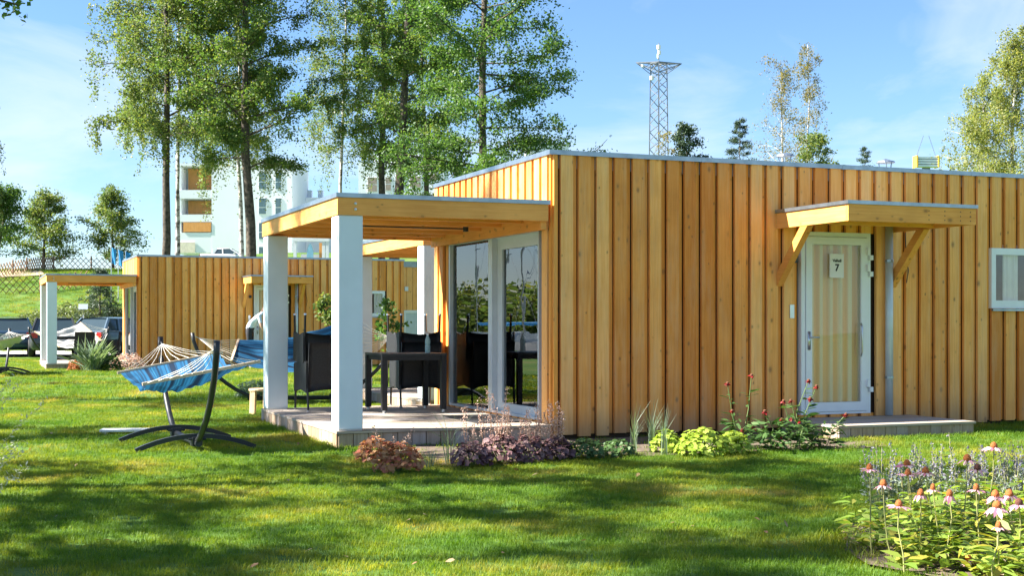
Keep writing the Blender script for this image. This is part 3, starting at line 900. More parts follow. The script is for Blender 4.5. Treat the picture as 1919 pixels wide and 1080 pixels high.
def hammock(loc, rz, stand_label, bed_label, ends, half=1.68, barx=0.95, sag=0.16, cloth='cloth', wide=0.55):
    """ends: (z at -y, z at +y) for the bar at -x and for the bar at +x"""
    s = empty('hammock_stand', loc, rz, stand_label, 'stand', 'curved steel hammock stands')
    MB().tube([(-0.75, 0, 0.09), (0.75, 0, 0.09)], 0.035, 8).build('base_tube', M['blackmetal'], s)
    for e in (-1, 1):
        pts = []
        for k in range(11):
            t = k/10
            pts.append((e*(0.62+(half-0.62)*(1-(1-t)**1.7)), 0, 0.09+(1.14-0.09)*t**1.25))
        MB().tube(pts, 0.031, 8).build('arm', M['blackmetal'], s, True)
        ft = [(e*0.62, -0.60+1.2*k/12, 0.03+0.13*(1-(2*k/12-1)**2)) for k in range(13)]
        foot = MB()
        for p, q in zip(ft, ft[1:]): foot.beam(p, q, 0.055, 0.045)
        foot.build('foot', M['blackmetal'], s)
        MB().box(e*0.62-0.07, e*0.62+0.07, -0.05, 0.05, 0.06, 0.15).tube([(e*0.62-0.05, -0.09, 0.13), (e*0.62-0.05, 0.09, 0.13)], 0.012, 8).tube([(e*0.62+0.05, -0.09, 0.13), (e*0.62+0.05, 0.09, 0.13)], 0.012, 8).build('joint_plate', M['blackmetal'], s)
        MB().tube([(e*half, 0, 1.10), (e*(half-0.09), 0, 1.06)], 0.007, 6).build('hook', M['steel'], s)
    h = empty('hammock', loc, rz, bed_label, 'hammock', 'blue striped hammocks' if cloth == 'cloth' else 'pale hammocks by the distant cabin')
    rnd = random.Random(int(abs(loc[0])*100))
    def fab(i, j):
        x = -barx+2*barx*i
        y = wide*(2*j-1)
        za = ends[0][0]+(ends[0][1]-ends[0][0])*j
        zb = ends[1][0]+(ends[1][1]-ends[1][0])*j
        z = za+(zb-za)*i
        c = 4*i*(1-i)
        gather = 1-0.14*c
        z -= sag*c*(0.35+0.65*(1-(2*j-1)**2)) + 0.05*c
        z += 0.016*math.sin(j*34+i*4+2*math.sin(i*7))*c + 0.014*math.sin(i*27+j*11)*c + 0.01*math.sin(j*19-i*15)*c
        return (x, y*gather, z)
    MB().grid(fab, 26, 24).build('cloth', M[cloth], h, True)
    for e, (za, zb) in ((-1, ends[0]), (1, ends[1])):
        MB().beam((e*barx, -wide-0.03, za-0.002), (e*barx, wide+0.03, zb-0.002), 0.035, 0.030).build('spreader_bar', M['bar'], h)
        b = MB()
        for k in range(11):
            t = k/10
            p = Vector((e*barx, -wide+2*wide*t, za+(zb-za)*t)); q = Vector((e*(half-0.09), 0, 1.06))
            m = (p+q)/2-Vector((0, 0, 0.03))
            b.tube([p, m, q], 0.0028, 5, False)
        b.build('rope_fan', M['rope'], h)
hammock((-3.45, 14.1, 0), math.atan2(0.917, -0.40), 'black hammock stand with crossed curved feet, left of the porch', 'blue striped hammock hanging crooked, end towards us, left of the porch',
        ((0.92, 0.71), (0.97, 0.753)))
hammock((px(553, 21.5), 21.5, 0), rad(6), 'black hammock stand behind the porch, mostly hidden by the white columns', 'dark blue hammock stretched wide behind the porch chairs',
        ((0.70, 1.02), (0.52, 1.40)), half=1.62)
hammock((px(5, 33), 33, 0), rad(105), 'black hammock stand at the left edge, far across the lawn', 'pale hammock at the left edge in front of the parked cars', ((0.98, 0.72), (0.98, 0.72)), cloth='clothpale')
hammock((px(132, 44), 44, 0), rad(60), 'black hammock stand behind the distant porch beside the dark car', 'pale hammock slanting upward behind the distant porch column', ((0.5, 1.0), (0.6, 1.3)), cloth='clothpale')

# ------------------------------------------------------------------ trees
def tree(name, label, loc, H, seed, r0=0.2, t0=0.35, lmax=3.0, n1=44, n2=12, nl=40, kind='alder', leaf=0.13, bark='bark', foliage='alder',
         lean=(0, 0), top=0.45, rise=0.45, spread=0.16, strand=1.6, group=None, limbs=True, cat='tree', az0=None):
    rng = np.random.default_rng(seed)
    root = empty(name, loc, 0, label, cat, group)
    wob = rng.normal(size=(10, 2))*0.10*H/15
    wob[0] = 0
    wob = np.cumsum(wob, axis=0)*0.6
    def trunk(t):
        k = t*9; i = min(8, int(k)); f = k-i
        w = wob[i]*(1-f)+wob[i+1]*f
        return np.array([w[0]+lean[0]*t, w[1]+lean[1]*t, H*t])
    b = MB()
    b.tube([trunk(k/18) for k in range(19)], [r0*(1-0.92*(k/18)**0.9)+(0.35*r0 if k == 0 else 0) for k in range(19)], 10)
    P = []
    for i in range(n1):
        s = (i+rng.random())/n1
        t = t0+(0.985-t0)*s
        p0 = trunk(t)
        az = (i*2.39996+rng.normal()*0.45) if az0 is None else az0+rng.normal()*0.7
        if kind == 'conifer':
            L = lmax*(1-s)**0.8*(0.8+0.35*rng.random())+0.15
            el = -0.10+0.35*s
        else:
            L = lmax*(1-(1-top)*s**1.4)*(0.62+0.55*rng.random())*(0.75 if s < 0.08 else 1)
            el = rise*(0.6+0.9*rng.random())*(0.6+0.8*s)
        d = np.array([math.cos(az)*math.cos(el), math.sin(az)*math.cos(el), math.sin(el)])
        droop = 0.30 if kind == 'birch' else (0.14 if kind == 'alder' else 0.10)
        pts = []
        kink = rng.normal(size=3)*0.07*L
        for k in range(6):
            q = k/5
            pts.append(p0+d*L*q+kink*math.sin(q*3.1)+np.array([0, 0, -droop*L*q*q]))
        rb = max(0.010, r0*0.30*(1-t)**0.7*(L/lmax))
        if limbs: b.tube(pts, [rb*(1-0.8*k/5) for k in range(6)], 5, False)
        for j in range(n2):
            q = 0.22+0.78*(j+rng.random())/n2
            k = min(4, int(q*5)); f = q*5-k
            c = pts[k]*(1-f)+pts[k+1]*f
            w = rng.normal(size=3); w[2] *= 0.55
            w = w/np.linalg.norm(w)*0.75+d*0.55
            w /= np.linalg.norm(w)
            l2 = L*(0.16+0.26*rng.random())*(1.15-0.5*q) + 0.12
            if kind == 'conifer': l2 *= 0.6
            e = c+w*l2
            if limbs and j % 2 == 0: b.tube([c, (c+e)/2+rng.normal(size=3)*0.03, e], [rb*0.38, rb*0.25, rb*0.12], 3, False)
            m = max(3, int(nl*2.45*rng.random()**1.4)) if kind != 'conifer' else int(nl*(0.7+0.6*rng.random()))
            u = rng.random(m)[:, None]
            if kind == 'birch':
                ls = strand*(0.35+0.75*rng.random())*(0.55+0.45*q)
                h = m//2
                P.append(c+(e-c)*u[:h]+rng.normal(size=(h, 3))*spread*0.7)
                dn = rng.random(m-h)[:, None]
                sw = rng.normal(size=3)*0.10; sw[2] = -1
                P.append(e+sw*ls*dn+rng.normal(size=(m-h, 3))*np.array([0.075, 0.075, 0.05]))
            elif kind == 'conifer':
                P.append(c+(e-c)*u+rng.normal(size=(m, 3))*np.array([0.07, 0.07, 0.05]))
            else:
                P.append(c+(e-c)*(u**0.7)+rng.normal(size=(m, 3))*spread*np.array([1, 1, 0.65]))
    tr = b.build('trunk', M[bark], root, True)
    P = np.concatenate(P)
    leaf_cloud('crown', P, leaf, M[foliage], root, rng, 0.62 if kind != 'conifer' else 0.22, 0.25)
    return root

def ht(p, y, d): return pz(y, d)-ground_z(px(p, d), d)
def gz(x, y): return (x, y, ground_z(x, y)-0.05)
GA = 'tall trees behind the cabins'
d = 50
tree('birch_tree', 'leftmost tall birch with drooping leafy strands against the pale sky', gz(px(309, d), d), 20, 1, 0.20, 0.40, 3.3, 60, 17, 86, 'birch', 0.095, 'bark', 'birch', top=0.5, group=GA)
tree('birch_tree', 'slim pale birch trunk just right of the leftmost tall birch', gz(px(330, 54), 54), 19, 2, 0.13, 0.45, 2.2, 38, 13, 66, 'birch', 0.092, 'birchbark', 'birch', top=0.5, group=GA)
tree('alder_tree', 'thick dark trunk alder rising over the distant cabin roof', gz(px(471, 48), 48), 22, 3, 0.23, 0.31, 3.2, 64, 16, 92, 'alder', 0.098, 'bark', 'alder', top=0.6, group=GA)
tree('birch_tree', 'thin white birch trunk hugging the left of the thick dark alder', gz(px(453, 56), 56), 19, 4, 0.13, 0.40, 2.6, 42, 13, 80, 'birch', 0.092, 'birchbark', 'birch', strand=2.4, group=GA)
tree('alder_tree', 'alder with slender trunk left of the twin trunks above the porch roof', gz(px(714, 52), 52), 22, 5, 0.19, 0.34, 2.7, 54, 14, 80, 'birch', 0.096, 'bark', 'alder', top=0.6, strand=1.0, group=GA)
tree('alder_tree', 'alder with thicker trunk right of the twin trunks above the porch roof', gz(px(742, 47), 47), 22, 6, 0.23, 0.34, 2.3, 46, 13, 72, 'alder', 0.10, 'bark', 'alder', top=0.7, lean=(0.8, 0), group=GA)
tree('alder_tree', 'dense green alder behind the roof corner with branches reaching right', gz(px(905, 44), 44), 21, 7, 0.21, 0.20, 3.7, 76, 16, 92, 'alder', 0.098, 'bark', 'oak', top=0.45, rise=0.38, lean=(0.2, 0), group=GA)
tree('birch_tree', 'thin drooping birch between the alders in the middle of the sky', gz(px(655, 60), 60), 22, 8, 0.12, 0.38, 2.4, 38, 12, 72, 'birch', 0.092, 'birchbark', 'birch', strand=2.0, group=GA)
tree('alder_tree', 'small alder whose crown fills the gap behind the porch roof', gz(px(800, 58), 58), 21, 9, 0.17, 0.36, 2.4, 40, 13, 72, 'birch', 0.096, 'bark', 'alder', strand=0.8, group=GA)

GR = 'trees beyond the long roof'
tree('birch_tree', 'broad pale birch clump at the right edge above the long roof', gz(px(1905, 62), 62), ht(1905, 88, 62), 21, 0.20, 0.22, 4.4, 48, 13, 62, 'birch', 0.10, 'birchbark', 'birch_light', top=0.35, rise=0.8, strand=1.3, group=GR)
tree('birch_tree', 'smaller pale birch just left of the right edge birch clump', gz(px(1835, 66), 66), ht(1835, 160, 66), 22, 0.14, 0.25, 3.2, 38, 12, 50, 'birch', 0.10, 'birchbark', 'birch_light', top=0.35, rise=0.8, strand=1.0, group=GR)
tree('birch_tree', 'half bare birch with pale forked trunk right of the mast', gz(px(1462, 70), 70), ht(1462, 125, 70), 23, 0.14, 0.28, 3.4, 44, 10, 15, 'birch', 0.09, 'birchbark', 'birch_pale', top=0.35, rise=1.0, strand=1.1, group=GR)
tree('birch_tree', 'narrow half bare birch standing tallest right of the mast', gz(px(1512, 72), 72), ht(1512, 82, 72), 24, 0.11, 0.25, 1.5, 46, 10, 17, 'birch', 0.09, 'birchbark', 'birch_pale', top=0.4, rise=0.5, strand=0.9, group=GR)
tree('larch_tree', 'dark feathery conifer left of the half bare birches', gz(px(1380, 68), 68), ht(1380, 218, 68), 25, 0.12, 0.2, 2.1, 64, 10, 22, 'conifer', 0.14, 'bark', 'needle', group=GR)
tree('pine_tree', 'small green conifer right of the foot of the mast', gz(px(1282, 64), 64), ht(1282, 233, 64), 26, 0.10, 0.3, 1.2, 34, 9, 34, 'alder', 0.13, 'bark', 'needle', group=GR)
tree('shrub_tree', 'thin grey green bush against the foot of the mast', gz(px(1248, 64), 64), ht(1248, 250, 64), 27, 0.06, 0.5, 0.7, 16, 7, 14, 'alder', 0.10, 'bark', 'birch_pale', group=GR)
tree('bushy_tree', 'low green bush at the foot of the half bare birches', gz(px(1518, 66), 66), ht(1518, 258, 66), 28, 0.08, 0.55, 1.5, 20, 9, 40, 'alder', 0.12, 'bark', 'birch', rise=0.5, group=GR)
tree('spruce_tree', 'tiny dark spruce tip left of the roof vent on the right', gz(px(1622, 78), 78), ht(1622, 272, 78), 29, 0.08, 0.3, 1.0, 50, 8, 18, 'conifer', 0.13, 'bark', 'needle', group=GR)

GH = 'trees on the grassy hill at the left'
tree('oak_tree', 'round green tree on the hill above the lattice fence', gz(px(82, 90), 90), 4.8, 31, 0.13, 0.16, 2.7, 30, 9, 40, 'alder', 0.15, 'bark', 'birch', top=0.4, rise=0.55, spread=0.22, group=GH)
tree('oak_tree', 'round green tree on the hill just left of the tall birches', gz(px(212, 92), 92), 5.0, 32, 0.13, 0.18, 2.9, 30, 9, 40, 'alder', 0.15, 'bark', 'birch', top=0.35, rise=0.6, spread=0.22, group=GH)
tree('oak_tree', 'dark leaning tree cut by the left edge on the hill', gz(px(-10, 86), 86), 5.0, 33, 0.12, 0.2, 2.5, 28, 9, 40, 'alder', 0.15, 'bark', 'oak', lean=(0.9, 0), top=0.4, rise=0.6, spread=0.22, group=GH)
tree('birch_tree', 'weeping branches of a birch at the left edge above the hill', gz(px(-48, 84), 84), 11.5, 34, 0.15, 0.3, 2.1, 34, 10, 30, 'birch', 0.15, 'birchbark', 'birch', strand=1.8, group=GH)
tree('spruce_tree', 'blue green spruce behind the distant porch', gz(px(187, 63), 63), 3.4, 35, 0.07, 0.05, 1.3, 60, 8, 22, 'conifer', 0.13, 'bark', 'needle', group=GH)

GS = 'trees left of the lawn that shade it'
SHADE = [(-7.9, 10.2, 10.2, 0.34, 4.0, 41), (-15.5, 15.5, 16, 0.5, 3.2, 42), (-16.8, 21.5, 17, 0.55, 3.2, 43), (-13.6, 27.6, 17, 0.6, 3.0, 44), (-12.0, 6.3, 12.5, 0.4, 3.4, 45)]
SLAB = ['tree whose lowest leaves hang into the top left corner', 'tree left of the lawn, its trunk mirrored in the left glass pane', 'tree left of the lawn, its trunk mirrored beside the mullion', 'tree farthest along the lawn, mirrored in the right glass pane', 'tree nearest the camera on the left, known by its shade on the grass']
for (sx, sy, sh, t0, lm, sd_), lb in zip(SHADE, SLAB):
    stree = tree('shade_tree', lb, gz(sx, sy), sh, sd_, 0.24, t0, lm, 23, 7, 60, 'alder', 0.13, 'bark', 'oak', top=0.55, group=GS)

    if sd_ == 41:      # one long low branch reaches into the view
        rngb = np.random.default_rng(410)
        tipb = np.array([px(34, 10.6)-sx, 0.40, pz(8, 10.6)+0.05])
        MB().tube([(0.1, 0, 3.3), (1.6, 0.15, 3.9), (2.9, 0.3, 4.15), tuple(tipb)], [0.05, 0.035, 0.02, 0.006], 6).build('low_branch', M['bark'], stree, True)
        q = rngb.random(420)[:, None]
        Pb = np.array([2.7, 0.25, 4.15])*(1-q)+tipb*q+rngb.normal(size=(420, 3))*np.array([0.10, 0.10, 0.07])
        leaf_cloud('branch_leaves', Pb, 0.06, M['oak'], stree, rngb, 0.75)

# young plants in front of the distant cabin
tree('sapling', 'young yellow green sapling seen just left of the near white column', (px(612, 27), 27, 0), 1.75, 51, 0.015, 0.72, 0.22, 9, 4, 12, 'alder', 0.09, 'bark', 'birch', rise=0.7, spread=0.05, cat='sapling')
tree('sapling', 'young leafy sapling seen between table and upturned chair', (px(727, 24.5), 24.5, 0), 1.62, 52, 0.015, 0.5, 0.24, 11, 4, 9, 'alder', 0.09, 'bark', 'oak', rise=0.7, spread=0.05, cat='sapling')

# ------------------------------------------------------------------ far buildings
M['render'] = paint('white_facade', (0.74, 0.77, 0.81), 0.8, 0, 0.02, 0.3)
M['orange'] = wood('orange_cladding', 'z', (0.72, 0.36, 0.12), (0.62, 0.27, 0.08), knots=False, spread=0.15)
M['shadepane'] = paint('dark_pane', (0.10, 0.16, 0.19), 0.12, 0, 0.1)
M['brick'] = paint('red_brick', (0.60, 0.42, 0.38), 0.85, 0, 0.2, 2)
M['brownpane'] = paint('brown_opening', (0.30, 0.24, 0.20), 0.6)
def win(parent, x0, x1, y, z0, z1, split=0.42, mat='shadepane'):
    w = MB().box(x0, x1, y-0.04, y-0.004, z0, z1).build('window', M['pvc'], parent)
    zs = z0+(z1-z0)*split
    MB().box(x0+0.06, x1-0.06, y-0.06, y-0.041, z0+0.06, zs-0.04).build('pane', M[mat], w)
    MB().box(x0+0.06, x1-0.06, y-0.06, y-0.041, zs+0.04, z1-0.06).build('pane', M[mat], w)
D = 150.0
def X_(p): return px(p, D)
def Z_(p): return pz(p, D)
ap = empty('apartment_building', (0, D, 0), 0, 'pale apartment block with orange balconies behind the tall trees', 'building')
b = MB()
b.box(X_(397), X_(548), 0, 12, 4, Z_(298))
b.box(X_(335), X_(397), 2.6, 12, 4, Z_(306))
b.box(X_(335), X_(340), 0.1, 2.6, Z_(476), Z_(306))
for r0_, r1_ in ((356, 372), (402, 416), (436, 474), (306, 311)):
    b.box(X_(335), X_(397), 0.02, 2.6, Z_(r1_), Z_(r0_))
b.build('wall', M['render'], ap)
for r0_, r1_ in ((312, 355), (373, 401), (417, 435)):
    for k in range(14):
        x0 = X_(344)+k*(X_(396)-X_(344))/14
        piece('cladding_panel', (0.215, 0.08, Z_(r0_)-Z_(r1_)-0.02), (x0+0.115, 2.3 if r0_ != 417 else 0.0, (Z_(r0_)+Z_(r1_))/2), ap, M['orange'])
MB().box(X_(336), X_(366), -0.1, 0.0, Z_(474), Z_(454)).build('shop_shutter', paint('cream_shutter', (0.70, 0.62, 0.50), 0.7), ap)
for r0_, r1_ in ((322, 355), (371, 402), (417, 449), (462, 492)):
    win(ap, X_(485), X_(500), 0, Z_(r1_), Z_(r0_))
    win(ap, X_(516), X_(528), 0, Z_(r1_), Z_(r0_))
ab = empty('apartment_building', (0, 138, 0), 0, 'white building with brown windows half hidden behind the twin trunks', 'building')
D2 = 138.0
def X2(p): return px(p, D2)
def Z2(p): return pz(p, D2)
MB().box(X2(672), X2(832), 0, 10, 4, Z2(305)).box(X2(700), X2(790), 1, 9, Z2(305), Z2(285)).build('wall', M['render'], ab)
for a, c_, e, f in ((689, 708, 332, 360), (742, 756, 324, 351), (806, 820, 312, 340), (768, 790, 330, 352), (722, 734, 332, 358)):
    win(ab, X2(a), X2(c_), 0, Z2(f), Z2(e), 0.5, 'brownpane')
MB().box(X2(672), X2(832), -0.05, -0.002, Z2(372), Z2(366)).build('ledge', M['sand'], ab)
ac = empty('low_building', (0, 160, 0), 0, 'low pale building with two chimneys between the apartment blocks', 'building')
MB().box(px(556, 160), px(640, 160), 0, 8, 4, pz(370, 160)).build('wall', M['render'], ac)
for p in (577, 598):
    MB().box(px(p-4, 160), px(p+4, 160), 1, 2.2, pz(370, 160), pz(357, 160)).box(px(p-5, 160), px(p+5, 160), 0.9, 2.3, pz(357, 160), pz(355, 160)).build('chimney', M['greyframe'], ac)
ad = empty('low_building', (0, 120, 0), 0, 'flat white rooftop peeping over the near roof corner', 'building')
MB().box(px(985, 120), px(1066, 120), 0, 8, 5, pz(271, 120)).build('wall', M['render'], ad)
MB().box(px(984, 120), px(1067, 120), -0.1, 8.1, pz(271, 120), pz(269, 120)).build('roof_edge', M['zinc'], ad)
# white pergola on the slope behind the distant cabin
dp_ = 62
pg = empty('pergola', (px(585, dp_), dp_, ground_z(px(585, dp_), dp_)), 0, 'white framed pergola above the distant cabin roof, seen under the canopy', 'pergola')
hz_ = pz(446, dp_)-ground_z(px(585, dp_), dp_)
for xx in (-0.78, 0.55, 0.72):
    MB().box(xx-0.07, xx+0.07, -0.07, 0.07, 0, hz_-0.16).build('post', M['white'], pg)
MB().box(-0.86, 0.82, -0.09, 0.09, hz_-0.16, hz_).build('beam', M['white'], pg)
MB().box(0.28, 0.47, 0.4, 0.6, 0, hz_-0.2).build('wood_post', M['orange'], pg)
MB().prism([(-0.28, 2.0), (0.02, 2.0), (0.02, hz_-0.6), (-0.05, hz_-0.35), (-0.13, hz_-0.22), (-0.2, hz_-0.35), (-0.28, hz_-0.6)], 0.3, 0.36).build('blue_sail', paint('blue_cloth', (0.20, 0.45, 0.62), 0.8), pg)
MB().box(-0.7, 0.3, 1.2, 1.3, 1.5, hz_-0.7).build('back_panel', M['greyframe'], pg)

# radio mast
dm = 110.0
mz = ground_z(px(1235, dm), dm)
mast = empty('radio_mast', (px(1235, dm), dm, mz), rad(38), 'steel lattice mast with a flat cross arm and white antennas', 'mast')
M['galv'] = paint('galvanised_steel', (0.16, 0.18, 0.20), 0.5, 0.4)
ztop = pz(118, dm)-mz
def leg(k, z):
    w = 0.62-(0.62-0.47)*z/ztop
    sx, sy = ((1, 1), (-1, 1), (-1, -1), (1, -1))[k]
    return Vector((sx*w, sy*w, z))
for k in range(4):
    MB().beam(leg(k, 0), leg(k, ztop), 0.085, 0.085).build('leg', M['galv'], mast)
nb = 22
for k in range(4):
    bb = MB()
    for j in range(nb):
        z0, z1 = ztop*j/nb, ztop*(j+1)/nb
        a, c_ = (k, (k+1) % 4) if j % 2 else ((k+1) % 4, k)
        bb.beam(leg(a, z0), leg(c_, z1), 0.05, 0.05)
    tag(bb.build('lattice_brace', M['galv'], mast), kind='stuff')
arm = MB()
tips = [Vector((1.3, -1.35, ztop-0.1)), Vector((-1.3, 1.35, ztop+0.1))]
for tp in tips:
    for k in range(4):
        arm.beam(leg(k, ztop), tp, 0.06, 0.06)
        arm.beam(leg(k, ztop-0.9), tp, 0.05, 0.05)
        arm.beam(leg(k, ztop), (leg(k, ztop-0.9)+tp)/2, 0.04, 0.04)
for k in range(4): arm.beam(leg(k, ztop), leg((k+1) % 4, ztop), 0.07, 0.07)
arm.build('cross_arm', M['galv'], mast)
zt2 = pz(80, dm)-mz
MB().tube([(0, 0, ztop-1.0), (0, 0, zt2)], 0.035, 6).build('spire', M['galv'], mast)
for p, q, w, h in ((1235, 88, 0.28, 0.34), (1236, 98, 0.24, 0.34), (1234, 105, 0.16, 0.4), (1222, 146, 0.28, 0.34), (1205, 123, 0.22, 0.2)):
    xo = px(p, dm)-px(1235, dm); zc = pz(q, dm)-mz
    cx_, cy_ = xo*math.cos(rad(-38)), xo*math.sin(rad(-38))
    MB().lathe([(0.0, -h*0.6), (w*0.6, -h*0.45), (w*0.62, h*0.45), (0.0, h*0.6)], (cx_, cy_, zc), 10).build('antenna', M['pvc'], mast)

# hoisted load of white panels far right
dh = 100.0
ho = empty('hoisted_load', (px(1736, dh), dh, pz(314, dh)), rad(4), 'stack of white panels in a yellow hoist frame over the roof', 'hoist')
M['yellow'] = paint('yellow_paint', (0.75, 0.48, 0.05), 0.5)
for k in range(4):
    MB().box(-0.78, 0.78, -0.4, 0.4, 0.02+0.20*k, 0.17+0.20*k).build('panel', M['white'], ho)
for s in (-1, 1):
    MB().box(s*0.82-0.05, s*0.82+0.05, -0.45, 0.45, -0.02, 0.86).build('frame_post', M['yellow'], ho)
    MB().tube([(s*0.75, 0, 0.8), (s*0.2, 0, 2.4)], 0.02, 5).build('cable', M['galv'], ho)
MB().box(-0.3, 0.3, -0.05, 0.05, -9.5, -0.02).build('support_post', M['galv'], ho)

# ------------------------------------------------------------------ hill: lattice fences, shrubs, flags, sign
M['larch'] = wood('fence_wood', 'z', (0.34, 0.22, 0.13), (0.20, 0.12, 0.07), knots=False)
def lattice(label, pts, h=0.95, step=0.32):
    r = empty('lattice_fence', (0, 0, 0), 0, label, 'fence', 'criss cross lattice fences on the hill')
    b = MB(); L = 0; posts = []
    for (xa, ya), (xb, yb) in zip(pts, pts[1:]):
        l = math.hypot(xb-xa, yb-ya); n = max(1, int(l/step))
        for k in range(n):
            for sgn in (0, 1):
                t0, t1 = k/n, (k+2.2)/n
                if sgn: t0, t1 = t1, t0
                p = (xa+(xb-xa)*t0, ya+(yb-ya)*t0); q = (xa+(xb-xa)*t1, ya+(yb-ya)*t1)
                b.beam((*p, ground_z(*p)+0.03), (q[0], q[1]-0.04*sgn, ground_z(*q)+h), 0.045, 0.035)
        for k in range(0, n, 7): posts.append((xa+(xb-xa)*k/n, ya+(yb-ya)*k/n))
    tag(b.build('lattice_slats', M['larch'], r), kind='stuff')
    for x, y in posts:
        MB().tube([(x, y+0.08, ground_z(x, y)-0.1), (x, y+0.08, ground_z(x, y)+h+0.1)], 0.05, 6).build('post', M['larch'], r)
def at(p, d): return (px(p, d), d)
lattice('upper lattice fence climbing the hill under the round trees', [at(-15, 79), at(50, 83), at(100, 87), at(240, 89)], 0.85)
lattice('middle lattice fence running level below the sandy path', [at(-15, 74.5), at(75, 75), at(152, 76.5)])
lattice('short dark lattice fence at the left edge behind the cars', [at(-20, 62.5), at(18, 63)], 0.9)

def mound(name, label, cx_, cy_, rx, ry, h, n, leaf, mat, seed, base=None, cat='shrub', group=None, kind=None):
    rng = np.random.default_rng(seed)
    th = rng.random(n)*6.283; ph = np.arccos(rng.random(n)*0.98)
    rr = 0.80+0.22*rng.random(n)+0.08*np.sin(th*5+seed)+0.06*np.sin(th*3+ph*6)
    x = cx_+rx*np.cos(th)*np.sin(ph)*rr; y = cy_+ry*np.sin(th)*np.sin(ph)*rr
    gzv = np.array([ground_z(a, c_) for a, c_ in zip(x, y)]) if base is None else base
    z = gzv+h*np.cos(ph)*rr
    P = np.stack([x, y, z], 1)
    o = leaf_cloud(name, P, leaf, M[mat], None, rng)
    if kind is None:
        del o['kind']
    return tag(o, label, cat, group)
M['cotoneaster'] = leafmat('bank_leaf', [(0.10, 0.14, 0.05), (0.15, 0.19, 0.08), (0.22, 0.25, 0.13)], 0.3)
for k, (p, d_, rx, ry, h, lb) in enumerate(((70, 64, 1.2, 1.6, 1.15, 'grey green bank shrub above the dark parked car'), (125, 64, 1.3, 1.6, 1.50, 'grey green bank shrub seen between the distant white columns'), (180, 64, 1.4, 1.6, 1.60, 'grey green bank shrub under the blue green spruce'), (232, 64, 1.2, 1.6, 1.45, 'grey green bank shrub beside the distant cabin corner'))):
    mound('bank_shrub', lb, px(p, d_), d_, rx, ry, h, 6500, 0.10, 'cotoneaster', 60+k, group='shrubs on the bank behind the parking')
M['flagblue'] = paint('flag_blue', (0.03, 0.28, 0.62), 0.7)
for k, (p, lb) in enumerate(((209, 'left blue flag beside the distant cabin roof'), (217, 'middle blue flag beside the distant cabin roof'), (226, 'right blue flag touching the distant cabin roof'))):
    dd = 72.0
    x, y = px(p, dd), dd+0.5*k
    fr = empty('flag', (x, y, ground_z(x, y)), 0, lb, 'flag', 'blue flags on the slope')
    zt = pz(462+3*k, dd)-ground_z(x, y)
    MB().tube([(0, 0, 0), (0, 0, zt)], 0.025, 6).build('pole', M['steel'], fr)
    MB().grid(lambda i, j: (0.02+0.24*i, 0.06*math.sin(i*5+j*3+k), zt-0.9+0.85*j-0.12*i), 6, 8).build('flag_cloth', M['flagblue'], fr, True)
x, y = px(157, 57.5), 57.5
sg = empty('small_sign', (x, y, ground_z(x, y)), 0, 'small blank white sign standing in the bank shrubs', 'sign')
MB().tube([(0, 0, 0), (0, 0, 1.6)], 0.03, 6).build('pole', M['steel'], sg)
MB().box(-0.20, 0.20, -0.05, -0.03, pz(580, 57.5)-ground_z(x, y), pz(570, 57.5)-ground_z(x, y)).build('plate', M['white'], sg)

